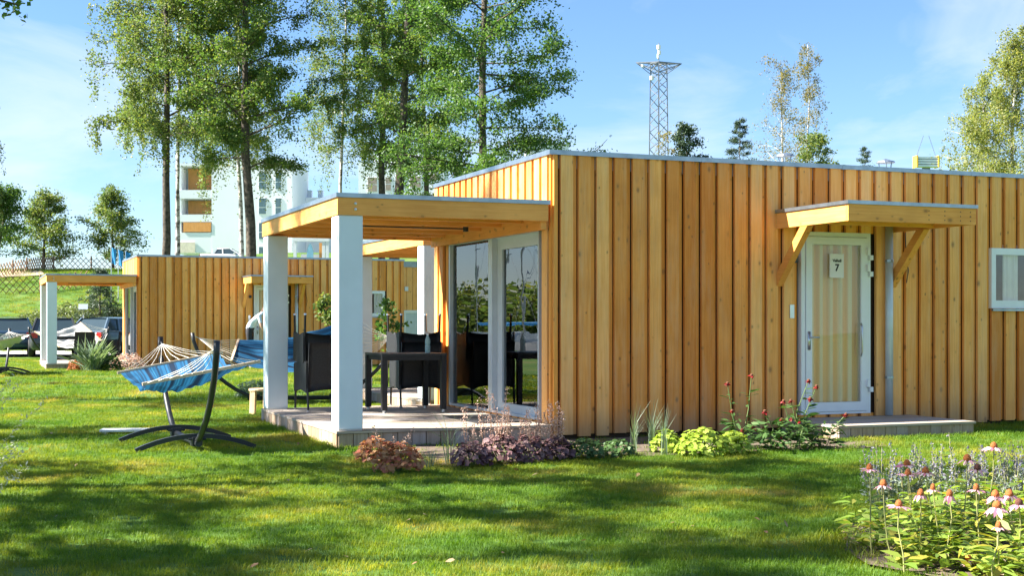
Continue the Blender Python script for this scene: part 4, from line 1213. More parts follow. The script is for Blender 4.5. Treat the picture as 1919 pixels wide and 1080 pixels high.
# ------------------------------------------------------------------ cars
M['tyre'] = paint('tyre', (0.02, 0.02, 0.02), 0.8)
M['rim'] = paint('rim', (0.5, 0.5, 0.52), 0.3, 0.9)
M['carglass'] = paint('car_glass', (0.03, 0.05, 0.06), 0.05, 0, 0.05, 3, 0, 1.0)
M['taillight'] = paint('tail_light', (0.45, 0.02, 0.02), 0.2)
M['headlight'] = paint('head_light', (0.7, 0.72, 0.74), 0.1)
def make_car(name, label, loc, rz, colour, tail=2.0, roof_end=1.55, group='cars parked below the bank', rough=0.18):
    pm = paint(name+'_paint', colour, rough, 0.35, 0.03)
    r = empty(name, loc, rz, label, 'car', group)      # the nose points along -x
    stn = [(-2.16, 0.60, 0.62, 0.30), (-2.10, 0.72, 0.70, 0.24), (-1.85, 0.82, 0.80, 0.22), (-1.2, 0.87, 0.92, 0.22), (-0.3, 0.89, 0.95, 0.22), (0.8, 0.89, 0.97, 0.22), (1.7, 0.87, 0.99, 0.24), (2.05, 0.83, 0.96, 0.28), (2.16, 0.76, 0.86, 0.34), (2.18, 0.70, 0.60, 0.40)]
    b = MB(); n = 12
    for x, w, zt, zb in stn:
        hm = (zt+zb)/2
        half = [(w*0.86, zb), (w*0.985, zb+0.10), (w, hm), (w*0.985, zt-0.12), (w*0.93, zt-0.03), (w*0.78, zt)]
        b.v += [(x, a, z) for a, z in half]+[(x, -a, z) for a, z in half[::-1]]
    for i in range(len(stn)-1):
        for k in range(n):
            b.f.append((i*n+k, i*n+(k+1) % n, (i+1)*n+(k+1) % n, (i+1)*n+k))
    b.f.append(tuple(range(n))[::-1]); b.f.append(tuple((len(stn)-1)*n+k for k in range(n)))
    b.build('body', pm, r, True)
    lo = [(-1.25, 0.78), (tail, 0.76), (tail, -0.76), (-1.25, -0.78)]
    hi = [(-0.45, 0.60), (roof_end, 0.58), (roof_end, -0.58), (-0.45, -0.60)]
    g = MB(); g.v = [(x, y, 0.93) for x, y in lo]+[(x, y, 1.42) for x, y in hi]
    g.f = [(0, 1, 5, 4), (1, 2, 6, 5), (2, 3, 7, 6), (3, 0, 4, 7)]
    g.build('glazing', M['carglass'], r)
    rf = MB()
    rf.grid(lambda i, j: (-0.50+(roof_end+0.55)*i, -0.62+1.24*j, 1.415+0.06*(1-(2*j-1)**2)*(1-0.5*(2*i-1)**2)), 8, 6)
    rf.box(-0.48, roof_end+0.03, -0.61, 0.61, 1.395, 1.416)
    rf.uv = None
    rf.build('roof', pm, r, True)
    for s in (0, 3):
        sg_ = 1 if s == 0 else -1
        for xl, xh, w in ((-1.25, -0.45, 0.07), (0.15, 0.22, 0.09), (1.15, 1.02, 0.09), (tail, roof_end, 0.12)):
            MB().beam((xl, sg_*0.785, 0.93), (xh, sg_*0.605, 1.41), w, 0.05, (0, 1, 0)).build('pillar', pm, r)
        MB().box(-0.95, -0.80, sg_*0.90-0.08, sg_*0.90+0.08, 0.95, 1.07).build('mirror', pm, r)
        for x in (-1.35, 1.35):
            w = MB().lathe([(0.20, -0.10), (0.31, -0.10), (0.325, -0.06), (0.325, 0.06), (0.31, 0.10), (0.20, 0.10)], (0, 0, 0), 20).build('wheel', M['tyre'], r, True, (x, sg_*0.80, 0.325))
            w.rotation_euler = (rad(90), 0, 0)
            MB().lathe([(0.0, -0.085), (0.20, -0.07), (0.20, 0.07), (0.0, 0.085)], (0, 0, 0), 12).build('rim', M['rim'], w)
        MB().box(2.10, 2.185, sg_*0.68-0.12, sg_*0.68+0.10, 0.70, 0.90).build('tail_light', M['taillight'], r)
        MB().box(-2.17, -2.06, sg_*0.60-0.14, sg_*0.60+0.12, 0.60, 0.69).build('headlight', M['headlight'], r)
    MB().box(2.17, 2.20, -0.26, 0.26, 0.62, 0.73).build('number_plate', M['white'], r)
    return r
make_car('parked_car', 'dark blue car cut by the left edge of the picture', (px(12, 51), 51.3, 0.02), rad(-68), (0.03, 0.06, 0.10))
make_car('parked_car', 'dark grey estate car behind the left column of the distant porch', (px(92, 50), 50.5, 0.02), rad(-70), (0.075, 0.08, 0.09))
make_car('parked_car', 'blue grey car behind the wooden post of the distant porch', (px(222, 51), 51.5, 0.02), rad(-112), (0.10, 0.15, 0.20))
vx, vy = px(425, 116), 116
make_car('parked_van', 'small white van in front of the apartment block, over the cabin roof', (vx, vy, pz(478, 116)-0.90), rad(180), (0.80, 0.80, 0.80), 1.0, 0.7, group='vehicles by the apartment block')

# ------------------------------------------------------------------ harbour at the left, mirrored in the glass
tag(MB().box(-140, -34, 34, 110, -0.95, -0.90).build('water', M['water']), kind='structure')
def make_boat(label, loc, rz, src=None):
    if src is not None:
        r = copy_tree(src); r['label'] = label
    else:
        r = empty('sailboat', loc, rz, label, 'boat', 'sailing boats moored at the harbour')
        b = MB()
        for x, w, zt in ((-3.5, 0.9, 1.0), (-1.5, 1.25, 0.95), (1, 1.2, 1.0), (2.8, 0.6, 1.1), (3.8, 0.02, 1.2)):
            b.v += [(x, w, zt), (x, w*0.8, 0.2), (x, 0, -0.2), (x, -w*0.8, 0.2), (x, -w, zt)]
        for i in range(4):
            for k in range(5):
                b.f.append((i*5+k, i*5+(k+1) % 5, (i+1)*5+(k+1) % 5, (i+1)*5+k))
        b.f.append((0, 1, 2, 3, 4))
        b.build('hull', M['pvc'], r)
        MB().prism([(-1.0, 0.95), (1.6, 0.95), (1.0, 1.5), (-0.9, 1.45)], -0.6, 0.6).build('cabin', M['greyframe'], r)
        MB().tube([(0.6, 0, 1.0), (0.6, 0, 11.0)], 0.06, 8).build('mast', M['rim'], r)
        MB().tube([(0.6, 0, 2.0), (-2.8, 0, 1.95)], 0.09, 8).build('boom', M['flagblue'], r)
        MB().tube([(0.6, -1.0, 6.5), (0.6, 1.0, 6.5)], 0.03, 6).build('spreader', M['rim'], r)
        MB().tube([(3.7, 0, 1.2), (0.6, 0, 11.0), (-3.4, 0, 1.0)], 0.012, 5).build('rigging', M['rim'], r)
    r.location = loc; r.rotation_euler = (0, 0, rz)
    return r
b0 = make_boat('sailboat mirrored at the left of the right glass pane', (-40, 56, -0.8), rad(20))
make_boat('sailboat mirrored in the middle of the right glass pane', (-42, 55, -0.8), rad(25), b0)
make_boat('sailboat mirrored by the right edge of the glass door', (-46, 52, -0.8), rad(15), b0)
make_boat('sailboat mirrored in the left glass pane', (-44, 64, -0.8), rad(30), b0)
make_boat('sailboat mirrored behind the upturned chair in the left pane', (-50, 68, -0.8), rad(18), b0)
make_boat('sailboat mirrored beside the mullion of the glass door', (-47, 60, -0.8), rad(28), b0)
make_boat('farthest sailboat mirrored in the right glass pane', (-56, 62, -0.8), rad(22), b0)
wood_rng = np.random.default_rng(77)
Pw = []
for k in range(46):
    t = k/45
    cxw, cyw = -95+70*t+wood_rng.normal()*3, 66+42*t+wood_rng.normal()*3
    hh = 3+1.6*wood_rng.random()
    m = 1100
    q = wood_rng.normal(size=(m, 3)); q /= np.linalg.norm(q, axis=1)[:, None]
    q *= (0.7+0.4*wood_rng.random(m))[:, None]
    Pw.append(np.stack([cxw+q[:, 0]*3.2, cyw+q[:, 1]*3.0, hh*0.5+q[:, 2]*hh*0.52], 1))
fw_ = leaf_cloud('far_wood', np.concatenate(Pw), 0.40, M['birch'], None, wood_rng)
tag(fw_, 'green wood beyond the harbour, mirrored in the glass door', 'wood', kind='stuff')

# ------------------------------------------------------------------ person at the distant door
def make_person():
    base = c2(2.98, -0.75, 0.165)
    J = {  # bends forward over the door step, facing right
        'pelvis': (0, 0, 0.93), 'waist': (0.05, 0, 1.08), 'chest': (0.20, 0, 1.27), 'neck': (0.34, 0, 1.38), 'headb': (0.40, 0, 1.44), 'head': (0.46, 0, 1.52), 'crown': (0.50, 0, 1.60),
        'hl': (0.0, 0.10, 0.88), 'kl': (0.06, 0.11, 0.48), 'al': (-0.02, 0.11, 0.08), 'tl': (0.14, 0.12, 0.03),
        'hr': (0.0, -0.10, 0.88), 'kr': (0.02, -0.11, 0.47), 'ar': (-0.08, -0.11, 0.08), 'tr': (0.08, -0.12, 0.03),
        'sl': (0.28, 0.19, 1.33), 'el': (0.36, 0.24, 1.06), 'wl': (0.50, 0.20, 0.86), 'fl': (0.55, 0.19, 0.78),
        'sr': (0.28, -0.19, 1.33), 'er': (0.34, -0.25, 1.06), 'wr': (0.46, -0.22, 0.85), 'fr': (0.51, -0.21, 0.77)}
    rads = {'pelvis': 0.15, 'waist': 0.13, 'chest': 0.15, 'neck': 0.06, 'headb': 0.07, 'head': 0.105, 'crown': 0.075, 'h': 0.10, 'k': 0.065, 'a': 0.042, 't': 0.035, 's': 0.07, 'e': 0.045, 'w': 0.032, 'f': 0.034}
    E = [('pelvis', 'waist'), ('waist', 'chest'), ('chest', 'neck'), ('neck', 'headb'), ('headb', 'head'), ('head', 'crown')]
    for s in 'lr':
        E += [('pelvis', 'h'+s), ('h'+s, 'k'+s), ('k'+s, 'a'+s), ('a'+s, 't'+s), ('chest', 's'+s), ('s'+s, 'e'+s), ('e'+s, 'w'+s), ('w'+s, 'f'+s)]
    keys = list(J)
    me = bpy.data.meshes.new('person_skeleton')
    me.from_pydata([J[k] for k in keys], [(keys.index(a), keys.index(b)) for a, b in E], [])
    o = bpy.data.objects.new('person_skeleton', me)
    COL.objects.link(o)
    sk = o.modifiers.new('skin', 'SKIN')
    lay = me.skin_vertices[0].data if len(me.skin_vertices) else None
    if lay is None:
        bpy.context.view_layer.objects.active = o
        lay = me.skin_vertices[0].data
    for i, k in enumerate(keys):
        q = rads.get(k) or rads[k[0]]
        lay[i].radius = (q, q)
        lay[i].use_root = (k == 'pelvis')
    sb = o.modifiers.new('sub', 'SUBSURF'); sb.levels = 2; sb.render_levels = 2
    dg = bpy.context.evaluated_depsgraph_get()
    bm_ = bpy.data.meshes.new_from_object(o.evaluated_get(dg))
    bpy.data.objects.remove(o)
    mats = [paint('skin', (0.55, 0.32, 0.23), 0.6), paint('pale_shirt', (0.62, 0.70, 0.78), 0.85), paint('dark_trousers', (0.02, 0.022, 0.03), 0.85), paint('brown_hair', (0.10, 0.05, 0.03), 0.7)]
    bm_.materials.clear()
    for m in mats: bm_.materials.append(m)
    for p in bm_.polygons:
        c = p.center
        along = c.x*0.6+c.z
        if c.z > 1.45 and c.x > 0.33: p.material_index = 3 if (c.z > 1.50 or c.x < 0.40) else 0
        elif c.x > 0.24 and c.z < 1.14 and abs(c.y) > 0.10: p.material_index = 0
        elif c.z < 1.0 and c.z > 0.08: p.material_index = 2
        elif c.z <= 0.08: p.material_index = 2
        else: p.material_index = 1
        p.use_smooth = True
    r = bpy.data.objects.new('person', bm_)
    link(r)
    r.location = base; r.rotation_euler = (0, 0, ANG-rad(10))
    tag(r, 'person in a pale shirt and dark trousers bending at the distant door', 'person')
try:
    make_person()
except Exception as ex:
    print('person failed', ex)

# ------------------------------------------------------------------ plants along the wall
def leaf6(rng, P, A, size, width, curl, up=None):
    """pointed leaves: P bases, A directions"""
    N = len(P)
    A = A/np.linalg.norm(A, axis=1)[:, None]
    up = np.tile(np.array([[0, 0, 1.0]]), (N, 1)) + rng.normal(size=(N, 3))*0.35 if up is None else up
    B = np.cross(A, up); B /= (np.linalg.norm(B, axis=1)[:, None]+1e-9)
    Nn = np.cross(B, A)
    s = (size*(0.65+0.7*rng.random(N)))[:, None]
    out = []
    for t, w in ((0, 0.10), (0.32, 1), (0.68, 0.8), (1.0, 0.0), (0.68, -0.8), (0.32, -1)):
        out.append(P+A*s*t+B*s*width*w*0.5-Nn*s*curl*t*t)
    return np.stack(out, 1)

def gd(p, y): return 3300.0/(y-603.0)     # distance of a ground point seen at photo row y
def lobed(N, rng, P, Nrm, size):
    """rounded, lobed leaf discs of twelve corners facing along Nrm"""
    Nrm = Nrm/np.linalg.norm(Nrm, axis=1)[:, None]
    a = rng.normal(size=(N, 3)); a -= Nrm*np.sum(a*Nrm, axis=1)[:, None]; a /= np.linalg.norm(a, axis=1)[:, None]
    b = np.cross(Nrm, a)
    s = (size*(0.6+0.7*rng.random(N)))[:, None]*0.5
    out = []
    for k in range(12):
        th = 6.283*k/12; rr = 1.0 if k % 2 == 0 else 0.76
        if k == 6: rr = 0.35
        dz = 0.18 if k % 2 == 0 else -0.05
        out.append(P+a*s*rr*math.cos(th)+b*s*rr*math.sin(th)-Nrm*s*dz)
    return np.stack(out, 1)
def heuchera(label, p, y, r, h, mat, seed, leaf=0.062, n=200, spikes=0, sh=0.5, name='coral_bells'):
    rng = np.random.default_rng(seed)
    d = gd(p, y)-r*0.6
    root = empty(name, (px(p, d), d+r*0.6, 0), 0, label, 'plant', 'leafy plants along the cabin wall')
    th = rng.random(n)*6.283; ph = np.arccos(1-rng.random(n)*0.95)
    dirs = np.stack([np.cos(th)*np.sin(ph), np.sin(th)*np.sin(ph), np.cos(ph)], 1)
    rr = (0.78+0.3*rng.random(n))[:, None]
    P = dirs*np.array([r, r, h])*rr+np.array([0, 0, 0.03])
    Nn = dirs*0.6+np.array([0, -0.15, 0.7])+rng.normal(size=(n, 3))*0.35
    tag(np_mesh('foliage', lobed(n, rng, P, Nn, leaf), 12, M[mat], root), kind='stuff')
    st_ = MB()
    for k in range(14):
        a = k*0.45
        st_.tube([(0, 0, 0), (math.cos(a)*r*0.6, math.sin(a)*r*0.6, h*0.75)], 0.004, 4, False)
    st_.build('stems', M['stemgreen'], root)
    if spikes:
        sb_ = MB(); F = []
        for k in range(spikes):
            a = rng.random()*6.283; q = r*0.7*rng.random()**0.5
            p0 = np.array([math.cos(a)*q, math.sin(a)*q, h*0.5]); hh = sh*(0.6+0.5*rng.random())
            p1 = p0+np.array([rng.normal()*0.07, rng.normal()*0.07, hh])
            sb_.tube([p0, (p0+p1)/2+rng.normal(size=3)*0.01, p1], [0.003, 0.0025, 0.0015], 4, False)
            m = 70
            u = (0.35+0.65*rng.random(m))[:, None]
            F.append(p0+(p1-p0)*u+rng.normal(size=(m, 3))*np.array([0.022, 0.022, 0.012])*(1.5-u))
        sb_.build('flower_stalks', M['stembrown'], root)
        leaf_cloud('florets', np.concatenate(F), 0.014, M['floret'], root, rng, 0.8, 0.0)
    return root
M['stemgreen'] = paint('green_stem', (0.12, 0.18, 0.05), 0.7)
M['stembrown'] = paint('brown_stem', (0.30, 0.16, 0.09), 0.7)
M['floret'] = leafmat('floret', [(0.55, 0.36, 0.27), (0.68, 0.50, 0.40), (0.45, 0.24, 0.20)], 0.4, tcol=(1, 1, 1))
M['rust'] = leafmat('rust_leaf', [(0.36, 0.15, 0.06), (0.48, 0.26, 0.10), (0.42, 0.12, 0.07), (0.50, 0.34, 0.15)], 0.3, tcol=(1.1, 0.9, 0.6))
M['purple'] = leafmat('purple_leaf', [(0.09, 0.045, 0.055), (0.15, 0.08, 0.085), (0.22, 0.13, 0.12), (0.12, 0.05, 0.06)], 0.2, tcol=(1.2, 0.8, 0.8))
M['lime'] = leafmat('lime_leaf', [(0.24, 0.36, 0.035), (0.32, 0.44, 0.05), (0.40, 0.48, 0.08)], 0.4, tcol=(1.1, 1.1, 0.5))
M['darkleaf'] = leafmat('dark_leaf', [(0.03, 0.075, 0.02), (0.05, 0.11, 0.025), (0.08, 0.14, 0.04)], 0.25)
M['bluegrass'] = leafmat('blue_grass', [(0.12, 0.19, 0.13), (0.17, 0.24, 0.17), (0.22, 0.28, 0.18)], 0.3)
heuchera('brown leafed plant at the deck corner, left of the orange one', 703, 867, 0.19, 0.20, 'rust', 71, n=220)
heuchera('orange and red leafed plant in front of the deck', 745, 888, 0.21, 0.24, 'rust', 72, n=270, spikes=3, sh=0.3)
heuchera('dark purple leafed plant, leftmost of the purple row', 882, 878, 0.19, 0.20, 'purple', 73, spikes=5, sh=0.45)
heuchera('purple leafed plant with the tallest pinkish flower haze', 938, 872, 0.21, 0.24, 'purple', 74, spikes=12, sh=0.55)
heuchera('purple leafed plant with flower haze at the deck end', 995, 868, 0.20, 0.24, 'purple', 75, spikes=11, sh=0.42)
heuchera('purple leafed plant below the cabin corner', 1045, 864, 0.16, 0.20, 'purple', 76, spikes=10, sh=0.45)
heuchera('low dark green plant right of the purple row', 1100, 862, 0.20, 0.17, 'darkleaf', 77, 0.05, 260)
heuchera('low dark green plant left of the blue grass', 1160, 858, 0.18, 0.14, 'darkleaf', 78, 0.045, 240)
heuchera('lime green plant behind the blue grass', 1250, 850, 0.16, 0.20, 'lime', 79)
heuchera('largest lime green plant at the wall', 1322, 856, 0.26, 0.25, 'lime', 80, n=340)
heuchera('lime green plant beside the red flowers', 1378, 852, 0.18, 0.19, 'lime', 81)

def grass_clump(label, p, y, h, n, seed, spread=0.10, wide=0.006):
    rng = np.random.default_rng(seed)
    d = gd(p, y)
    root = empty('blue_grass', (px(p, d), d, 0), 0, label, 'grass clump', 'wispy blue grasses at the wall')
    quads = []
    for k in range(n):
        a = rng.random()*6.283; out = spread*(0.3+rng.random())
        base = np.array([math.cos(a)*0.03, math.sin(a)*0.03, 0.0]); hh = h*(0.45+0.6*rng.random())
        tip = np.array([math.cos(a)*out*2.0, math.sin(a)*out*2.0, hh])
        mid = np.array([math.cos(a)*out*0.4, math.sin(a)*out*0.4, hh*0.6])
        side = np.array([-math.sin(a+0.6), math.cos(a+0.6), 0])*wide*0.5
        quads.append([base-side, base+side, mid+side*0.8, mid-side*0.8])
        quads.append([mid-side*0.8, mid+side*0.8, tip+side*0.15, tip-side*0.15])
    tag(np_mesh('blades', np.array(quads), 4, M['bluegrass'], root), kind='stuff')
grass_clump('wispy blue grass in front of the deck, left of the purple plants', 842, 872, 0.50, 26, 91, 0.16)
grass_clump('short blue grass beside the orange plant', 805, 878, 0.22, 24, 92, 0.12)
grass_clump('tall blue grass at the wall, the left clump', 1188, 850, 0.50, 26, 93, 0.07)
grass_clump('tall blue grass at the wall, the middle clump', 1222, 850, 0.52, 40, 94, 0.08)
grass_clump('tall blue grass at the wall, nearest the lime plant', 1245, 856, 0.52, 30, 95, 0.05)
for k, (p, lb) in enumerate(((150, 'orange leafed plant at the distant porch corner'), (178, 'yellow green plant at the distant porch'), (205, 'bushy green plant beside the distant cabin corner'))):
    dd = 35.6
    mound('porch_plant', lb, px(p, dd), dd, 0.34, 0.3, (0.3, 0.32, 0.45)[k], 900, 0.07, ('rust', 'lime', 'darkleaf')[k], 100+k, 0.0, 'plant', 'plants at the distant porch')
mound('porch_plant', 'pinkish plant at the foot of the distant cabin corner', px(240, 36.4), 36.4, 0.5, 0.3, 0.45, 900, 0.06, 'floret', 104, 0.0, 'plant', 'plants at the distant porch')
mound('porch_plant', 'dark green plant on the grass below the dark blue hammock', px(478, 23), 23, 0.35, 0.3, 0.30, 1200, 0.05, 'bluegrass', 105, 0.0, 'plant')
rg = empty('grass_clump', (px(172, 35.2), 35.2, 0), 0, 'tall grass clump in front of the distant porch chairs', 'grass clump')
rng_ = np.random.default_rng(106)
Aq = rng_.normal(size=(160, 3))*np.array([0.35, 0.35, 0]) + np.array([0, 0, 1.0])
tag(np_mesh('blades', leaf6(rng_, rng_.normal(size=(160, 3))*np.array([0.12, 0.12, 0]), Aq, np.full(160, 0.75), 0.035, 0.35), 6, M['bluegrass'], rg), kind='stuff')

# red flowers by the door step
M['redpetal'] = leafmat('red_petal', [(0.22, 0.008, 0.012), (0.32, 0.014, 0.016), (0.15, 0.006, 0.01)], 0.25, tcol=(1.1, 0.8, 0.8))
M['conebrown'] = paint('cone_brown', (0.14, 0.05, 0.02), 0.8)
def red_flower(label, p, y, heads, seed):
    rng = np.random.default_rng(seed)
    d = gd(p, y)
    root = empty('red_flower', (px(p, d), d, 0), 0, label, 'flower', 'dark red flowers beside the door step')
    LP, LA, PP, PA = [], [], [], []
    stem = MB(); cones = MB()
    for (hx, hy_) in heads:
        tip = np.array([px(hx, d)-px(p, d), rng.normal()*0.08, pz(hy_, d)])
        b0_ = np.array([rng.normal()*0.03, rng.normal()*0.03, 0]); mid = (b0_+tip)/2+np.array([rng.normal()*0.03, 0, 0.03])
        stem.tube([b0_, mid, tip], [0.006, 0.005, 0.004], 5, False)
        for k in range(16):
            t = 0.08+0.80*rng.random()**1.2
            c = (b0_*(1-t)**2+2*mid*t*(1-t)+tip*t*t)
            LP.append(c); a = rng.random()*6.283
            LA.append([math.cos(a), math.sin(a), 0.25+0.3*rng.random()])
        for k in range(14):
            a = k*0.45+rng.random()*0.2
            PP.append(tip); PA.append([math.cos(a), math.sin(a), 0.1-0.5*(k % 3)])
        cones.lathe([(0.0, -0.012), (0.016, -0.004), (0.016, 0.012), (0.0, 0.02)], tuple(tip), 8)
    for k in range(90):
        a = rng.random()*6.283; q = 0.17*rng.random()**0.5
        LP.append([math.cos(a)*q, math.sin(a)*q, 0.03+0.26*rng.random()]); LA.append([math.cos(a), math.sin(a), 0.3*rng.normal()+0.2])
    stem.build('stems', M['stemgreen'], root)
    tag(np_mesh('leaves', leaf6(rng, np.array(LP), np.array(LA), np.full(len(LP), 0.11), 0.30, 0.25), 6, M['darkleaf'], root), kind='stuff')
    tag(np_mesh('petals', leaf6(rng, np.array(PP), np.array(PA), np.full(len(PP), 0.034), 0.55, 0.3), 6, M['redpetal'], root), kind='stuff')
    cones.build('flower_centres', M['conebrown'], root)
red_flower('dark red flower plant farthest left at the wall', 1392, 842, [(1363, 719), (1408, 704), (1370, 770)], 111)
red_flower('dark red flower plant with drooping stems left of the door step', 1445, 848, [(1388, 805), (1415, 803), (1462, 818), (1430, 770)], 112)
red_flower('dark red flower plant in front of the door frame', 1492, 845, [(1521, 715), (1528, 724), (1468, 752), (1484, 752), (1517, 747)], 113)
red_flower('dark red flower plant at the corner of the door step', 1540, 842, [(1463, 786), (1492, 787), (1503, 790), (1588, 778)], 114)
# soil under the planting
def soil_patch(name, poly, z=0.012):
    return tag(MB().poly([(x, y, z) for x, y in poly]).build(name, M['soil']), kind='structure')
def cl(x, y): q = cab(x, y); return (q.x, q.y)
soil_patch('planting_strip', [cl(-2.0, -0.02), cl(-2.1, -1.3), cl(-1.9, -2.2), cl(-1.4, -2.2), cl(-0.6, -2.0), cl(0.4, -2.0), cl(1.4, -1.9), cl(2.3, -2.1), cl(3.0, -2.0), cl(3.3, -1.4), cl(2.96, -1.2), cl(2.96, -0.02)])

# ------------------------------------------------------------------ flower bed in the right foreground
BED = (3.75, 7.6, 1.85, 1.75)
soil_patch('flower_bed', [(BED[0]+BED[2]*math.cos(k*0.262)*(1+0.04*math.sin(k*2.1)), BED[1]+BED[3]*math.sin(k*0.262)) for k in range(24)], 0.02)
M['pinkpetal'] = leafmat('pink_petal', [(0.66, 0.30, 0.42), (0.78, 0.48, 0.55), (0.84, 0.66, 0.68), (0.70, 0.22, 0.36)], 0.35, tcol=(1.1, 0.9, 0.95))
M['coneorange'] = paint('cone_orange', (0.50, 0.14, 0.025), 0.75, 0, 0.4, 260, 0.8)
M['conedark'] = paint('cone_dark', (0.13, 0.04, 0.025), 0.8, 0, 0.3, 220, 0.8)
M['bedleaf'] = leafmat('bed_leaf', [(0.14, 0.24, 0.035), (0.20, 0.31, 0.05), (0.30, 0.36, 0.06), (0.10, 0.18, 0.035), (0.44, 0.38, 0.06)], 0.4)
M['stempale'] = paint('pale_stem', (0.30, 0.30, 0.10), 0.7, 0, 0.2, 30)
HEADS = [(1630, 881, 8.3, 0.055, 'small upright pink coneflower standing alone at the left of the bed'), (1656, 911, 8.0, 0.06, 'pink coneflower just right of the leftmost one, lower'), (1700, 873, 8.5, 0.062, 'flat pink coneflower above its twin on the left of the bed'),
 (1702, 891, 8.4, 0.058, 'flat pink coneflower directly below its twin'), (1735, 887, 8.4, 0.063, 'pale pink coneflower with an orange dome, upper left of the bed'), (1726, 929, 8.0, 0.055, 'pale drooping coneflower in the middle of the bed'),
 (1749, 919, 8.2, 0.045, 'coneflower with few petals in the middle of the bed'), (1685, 950, 7.8, 0.062, 'flat lilac coneflower low at the left of the bed'), (1780, 930, 8.0, 0.055, 'pink coneflower with petals hanging like a skirt'),
 (1813, 863, 8.6, 0.072, 'large pale coneflower high in the bed with sparse petals'), (1832, 881, 8.4, 0.062, 'dark centred faded coneflower'), (1863, 840, 8.8, 0.066, 'tallest pink coneflower at the top right of the bed'),
 (1830, 919, 8.2, 0.052, 'small orange coneflower losing its petals at the right of the bed'), (1866, 931, 7.9, 0.066, 'pale coneflower at the back of the right cluster'), (1892, 930, 7.9, 0.066, 'pale coneflower at the right of the right cluster'),
 (1869, 952, 7.7, 0.075, 'largest pink coneflower at the front of the right cluster'), (1910, 947, 7.8, 0.064, 'pink coneflower at the right edge of the picture'), (1872, 990, 7.5, 0.048, 'small magenta coneflower low in the right of the bed'), (1815, 1052, 6.95, 0.06, 'pale coneflower at ground level at the bottom of the bed')]
for k, (hx, hy_, d, rr, lb) in enumerate(HEADS):
    d = d-0.85 if k < 18 else d
    rr *= 0.9
    rng = np.random.default_rng(200+k)
    z = max(0.06, pz(hy_, d))
    root = empty('coneflower', (px(hx, d), d, 0), 0, lb, 'flower', 'pink coneflowers in the bed')
    off = np.array([rng.normal()*0.03, rng.normal()*0.03, 0])
    tip = np.array([0, 0, z])
    MB().tube([off, off*0.75+tip*0.3+np.array([rng.normal()*0.012, 0, 0]), off*0.25+tip*0.7+np.array([rng.normal()*0.014, 0, 0]), tip], [0.0045, 0.004, 0.0036, 0.0032], 6, False).build('stem', M['stempale'], root, True)
    rr *= 0.78
    MB().lathe([(rr*0.30, -0.004), (rr*0.46, 0.004), (rr*0.44, 0.016), (rr*0.30, 0.029), (rr*0.12, 0.035), (0.0, 0.036)], (0, 0, z), 14).build('cone', M['conedark' if k in (10, 16) else 'coneorange'], root, True)
    npet = 9 if k in (9, 10, 12, 6) else 15
    a = np.arange(npet)*6.283/npet+rng.normal(size=npet)*0.10
    dr = {0: -0.10, 2: -0.05, 3: 0.0, 7: -0.02, 8: -1.3, 5: -0.8, 13: -0.7, 14: -0.5, 15: -0.65, 16: -0.35}.get(k, -0.28)
    A = np.stack([np.cos(a), np.sin(a), np.full(npet, dr)+rng.normal(size=npet)*0.10], 1)
    Pp = np.stack([np.cos(a)*rr*0.34, np.sin(a)*rr*0.34, np.full(npet, z+0.002)], 1)
    tag(np_mesh('petals', leaf6(rng, Pp, A, np.full(npet, rr*1.05), 0.34, 0.22), 6, M['pinkpetal'], root), kind='stuff')
    nl = 11
    t = 0.05+0.72*rng.random(nl); a = rng.random(nl)*6.283
    A = np.stack([np.cos(a), np.sin(a), 0.5+0.4*rng.random(nl)], 1)
    Pl = np.stack([off[0]*(1-t), off[1]*(1-t), t*z], 1)
    tag(np_mesh('leaves', leaf6(rng, Pl, A, 0.125*(1.15-t*0.8), 0.32, 0.5), 6, M['bedleaf'], root), kind='stuff')
rng = np.random.default_rng(300)
def bed_points(n, x0=None):
    P = []
    while len(P) < n:
        a = rng.random()*6.283; q = math.sqrt(rng.random())*0.97
        P.append((BED[0]+BED[2]*q*math.cos(a), BED[1]+BED[3]*q*math.sin(a), 0.02))
    return np.array(P)
cs = bed_points(420)
LP, LA, LS = [], [], []
for c in cs:
    hh = 0.06+0.24*rng.random()**1.3
    for k in range(22):
        a = rng.random()*6.283; t = rng.random()
        LP.append(c+np.array([math.cos(a)*0.03, math.sin(a)*0.03, hh*t])); LA.append([math.cos(a), math.sin(a), 0.9-0.7*t+0.2*rng.normal()]); LS.append(0.04+0.085*rng.random()**1.6)
ug = np_mesh('bed_foliage', leaf6(rng, np.array(LP), np.array(LA), np.array(LS), 0.34, 0.4), 6, M['bedleaf'])
tag(ug, 'yellow green leafy undergrowth filling the flower bed', 'foliage', kind='stuff')
M['straw'] = leafmat('dry_leaf', [(0.42, 0.30, 0.17), (0.55, 0.42, 0.28), (0.30, 0.19, 0.10), (0.62, 0.50, 0.38)], 0.2, tcol=(1, 0.9, 0.7))
sp_ = bed_points(1500); sp_[:, 2] += 0.012*rng.random(1500)
A = rng.normal(size=(1500, 3)); A[:, 2] = 0.15*rng.random(1500)
mu = np_mesh('bark_mulch', leaf6(rng, sp_, A, np.full(1500, 0.06), 0.45, 0.15), 6, M['straw'])
tag(mu, 'pale dry leaf and bark litter on the flower bed soil', 'litter', kind='stuff')
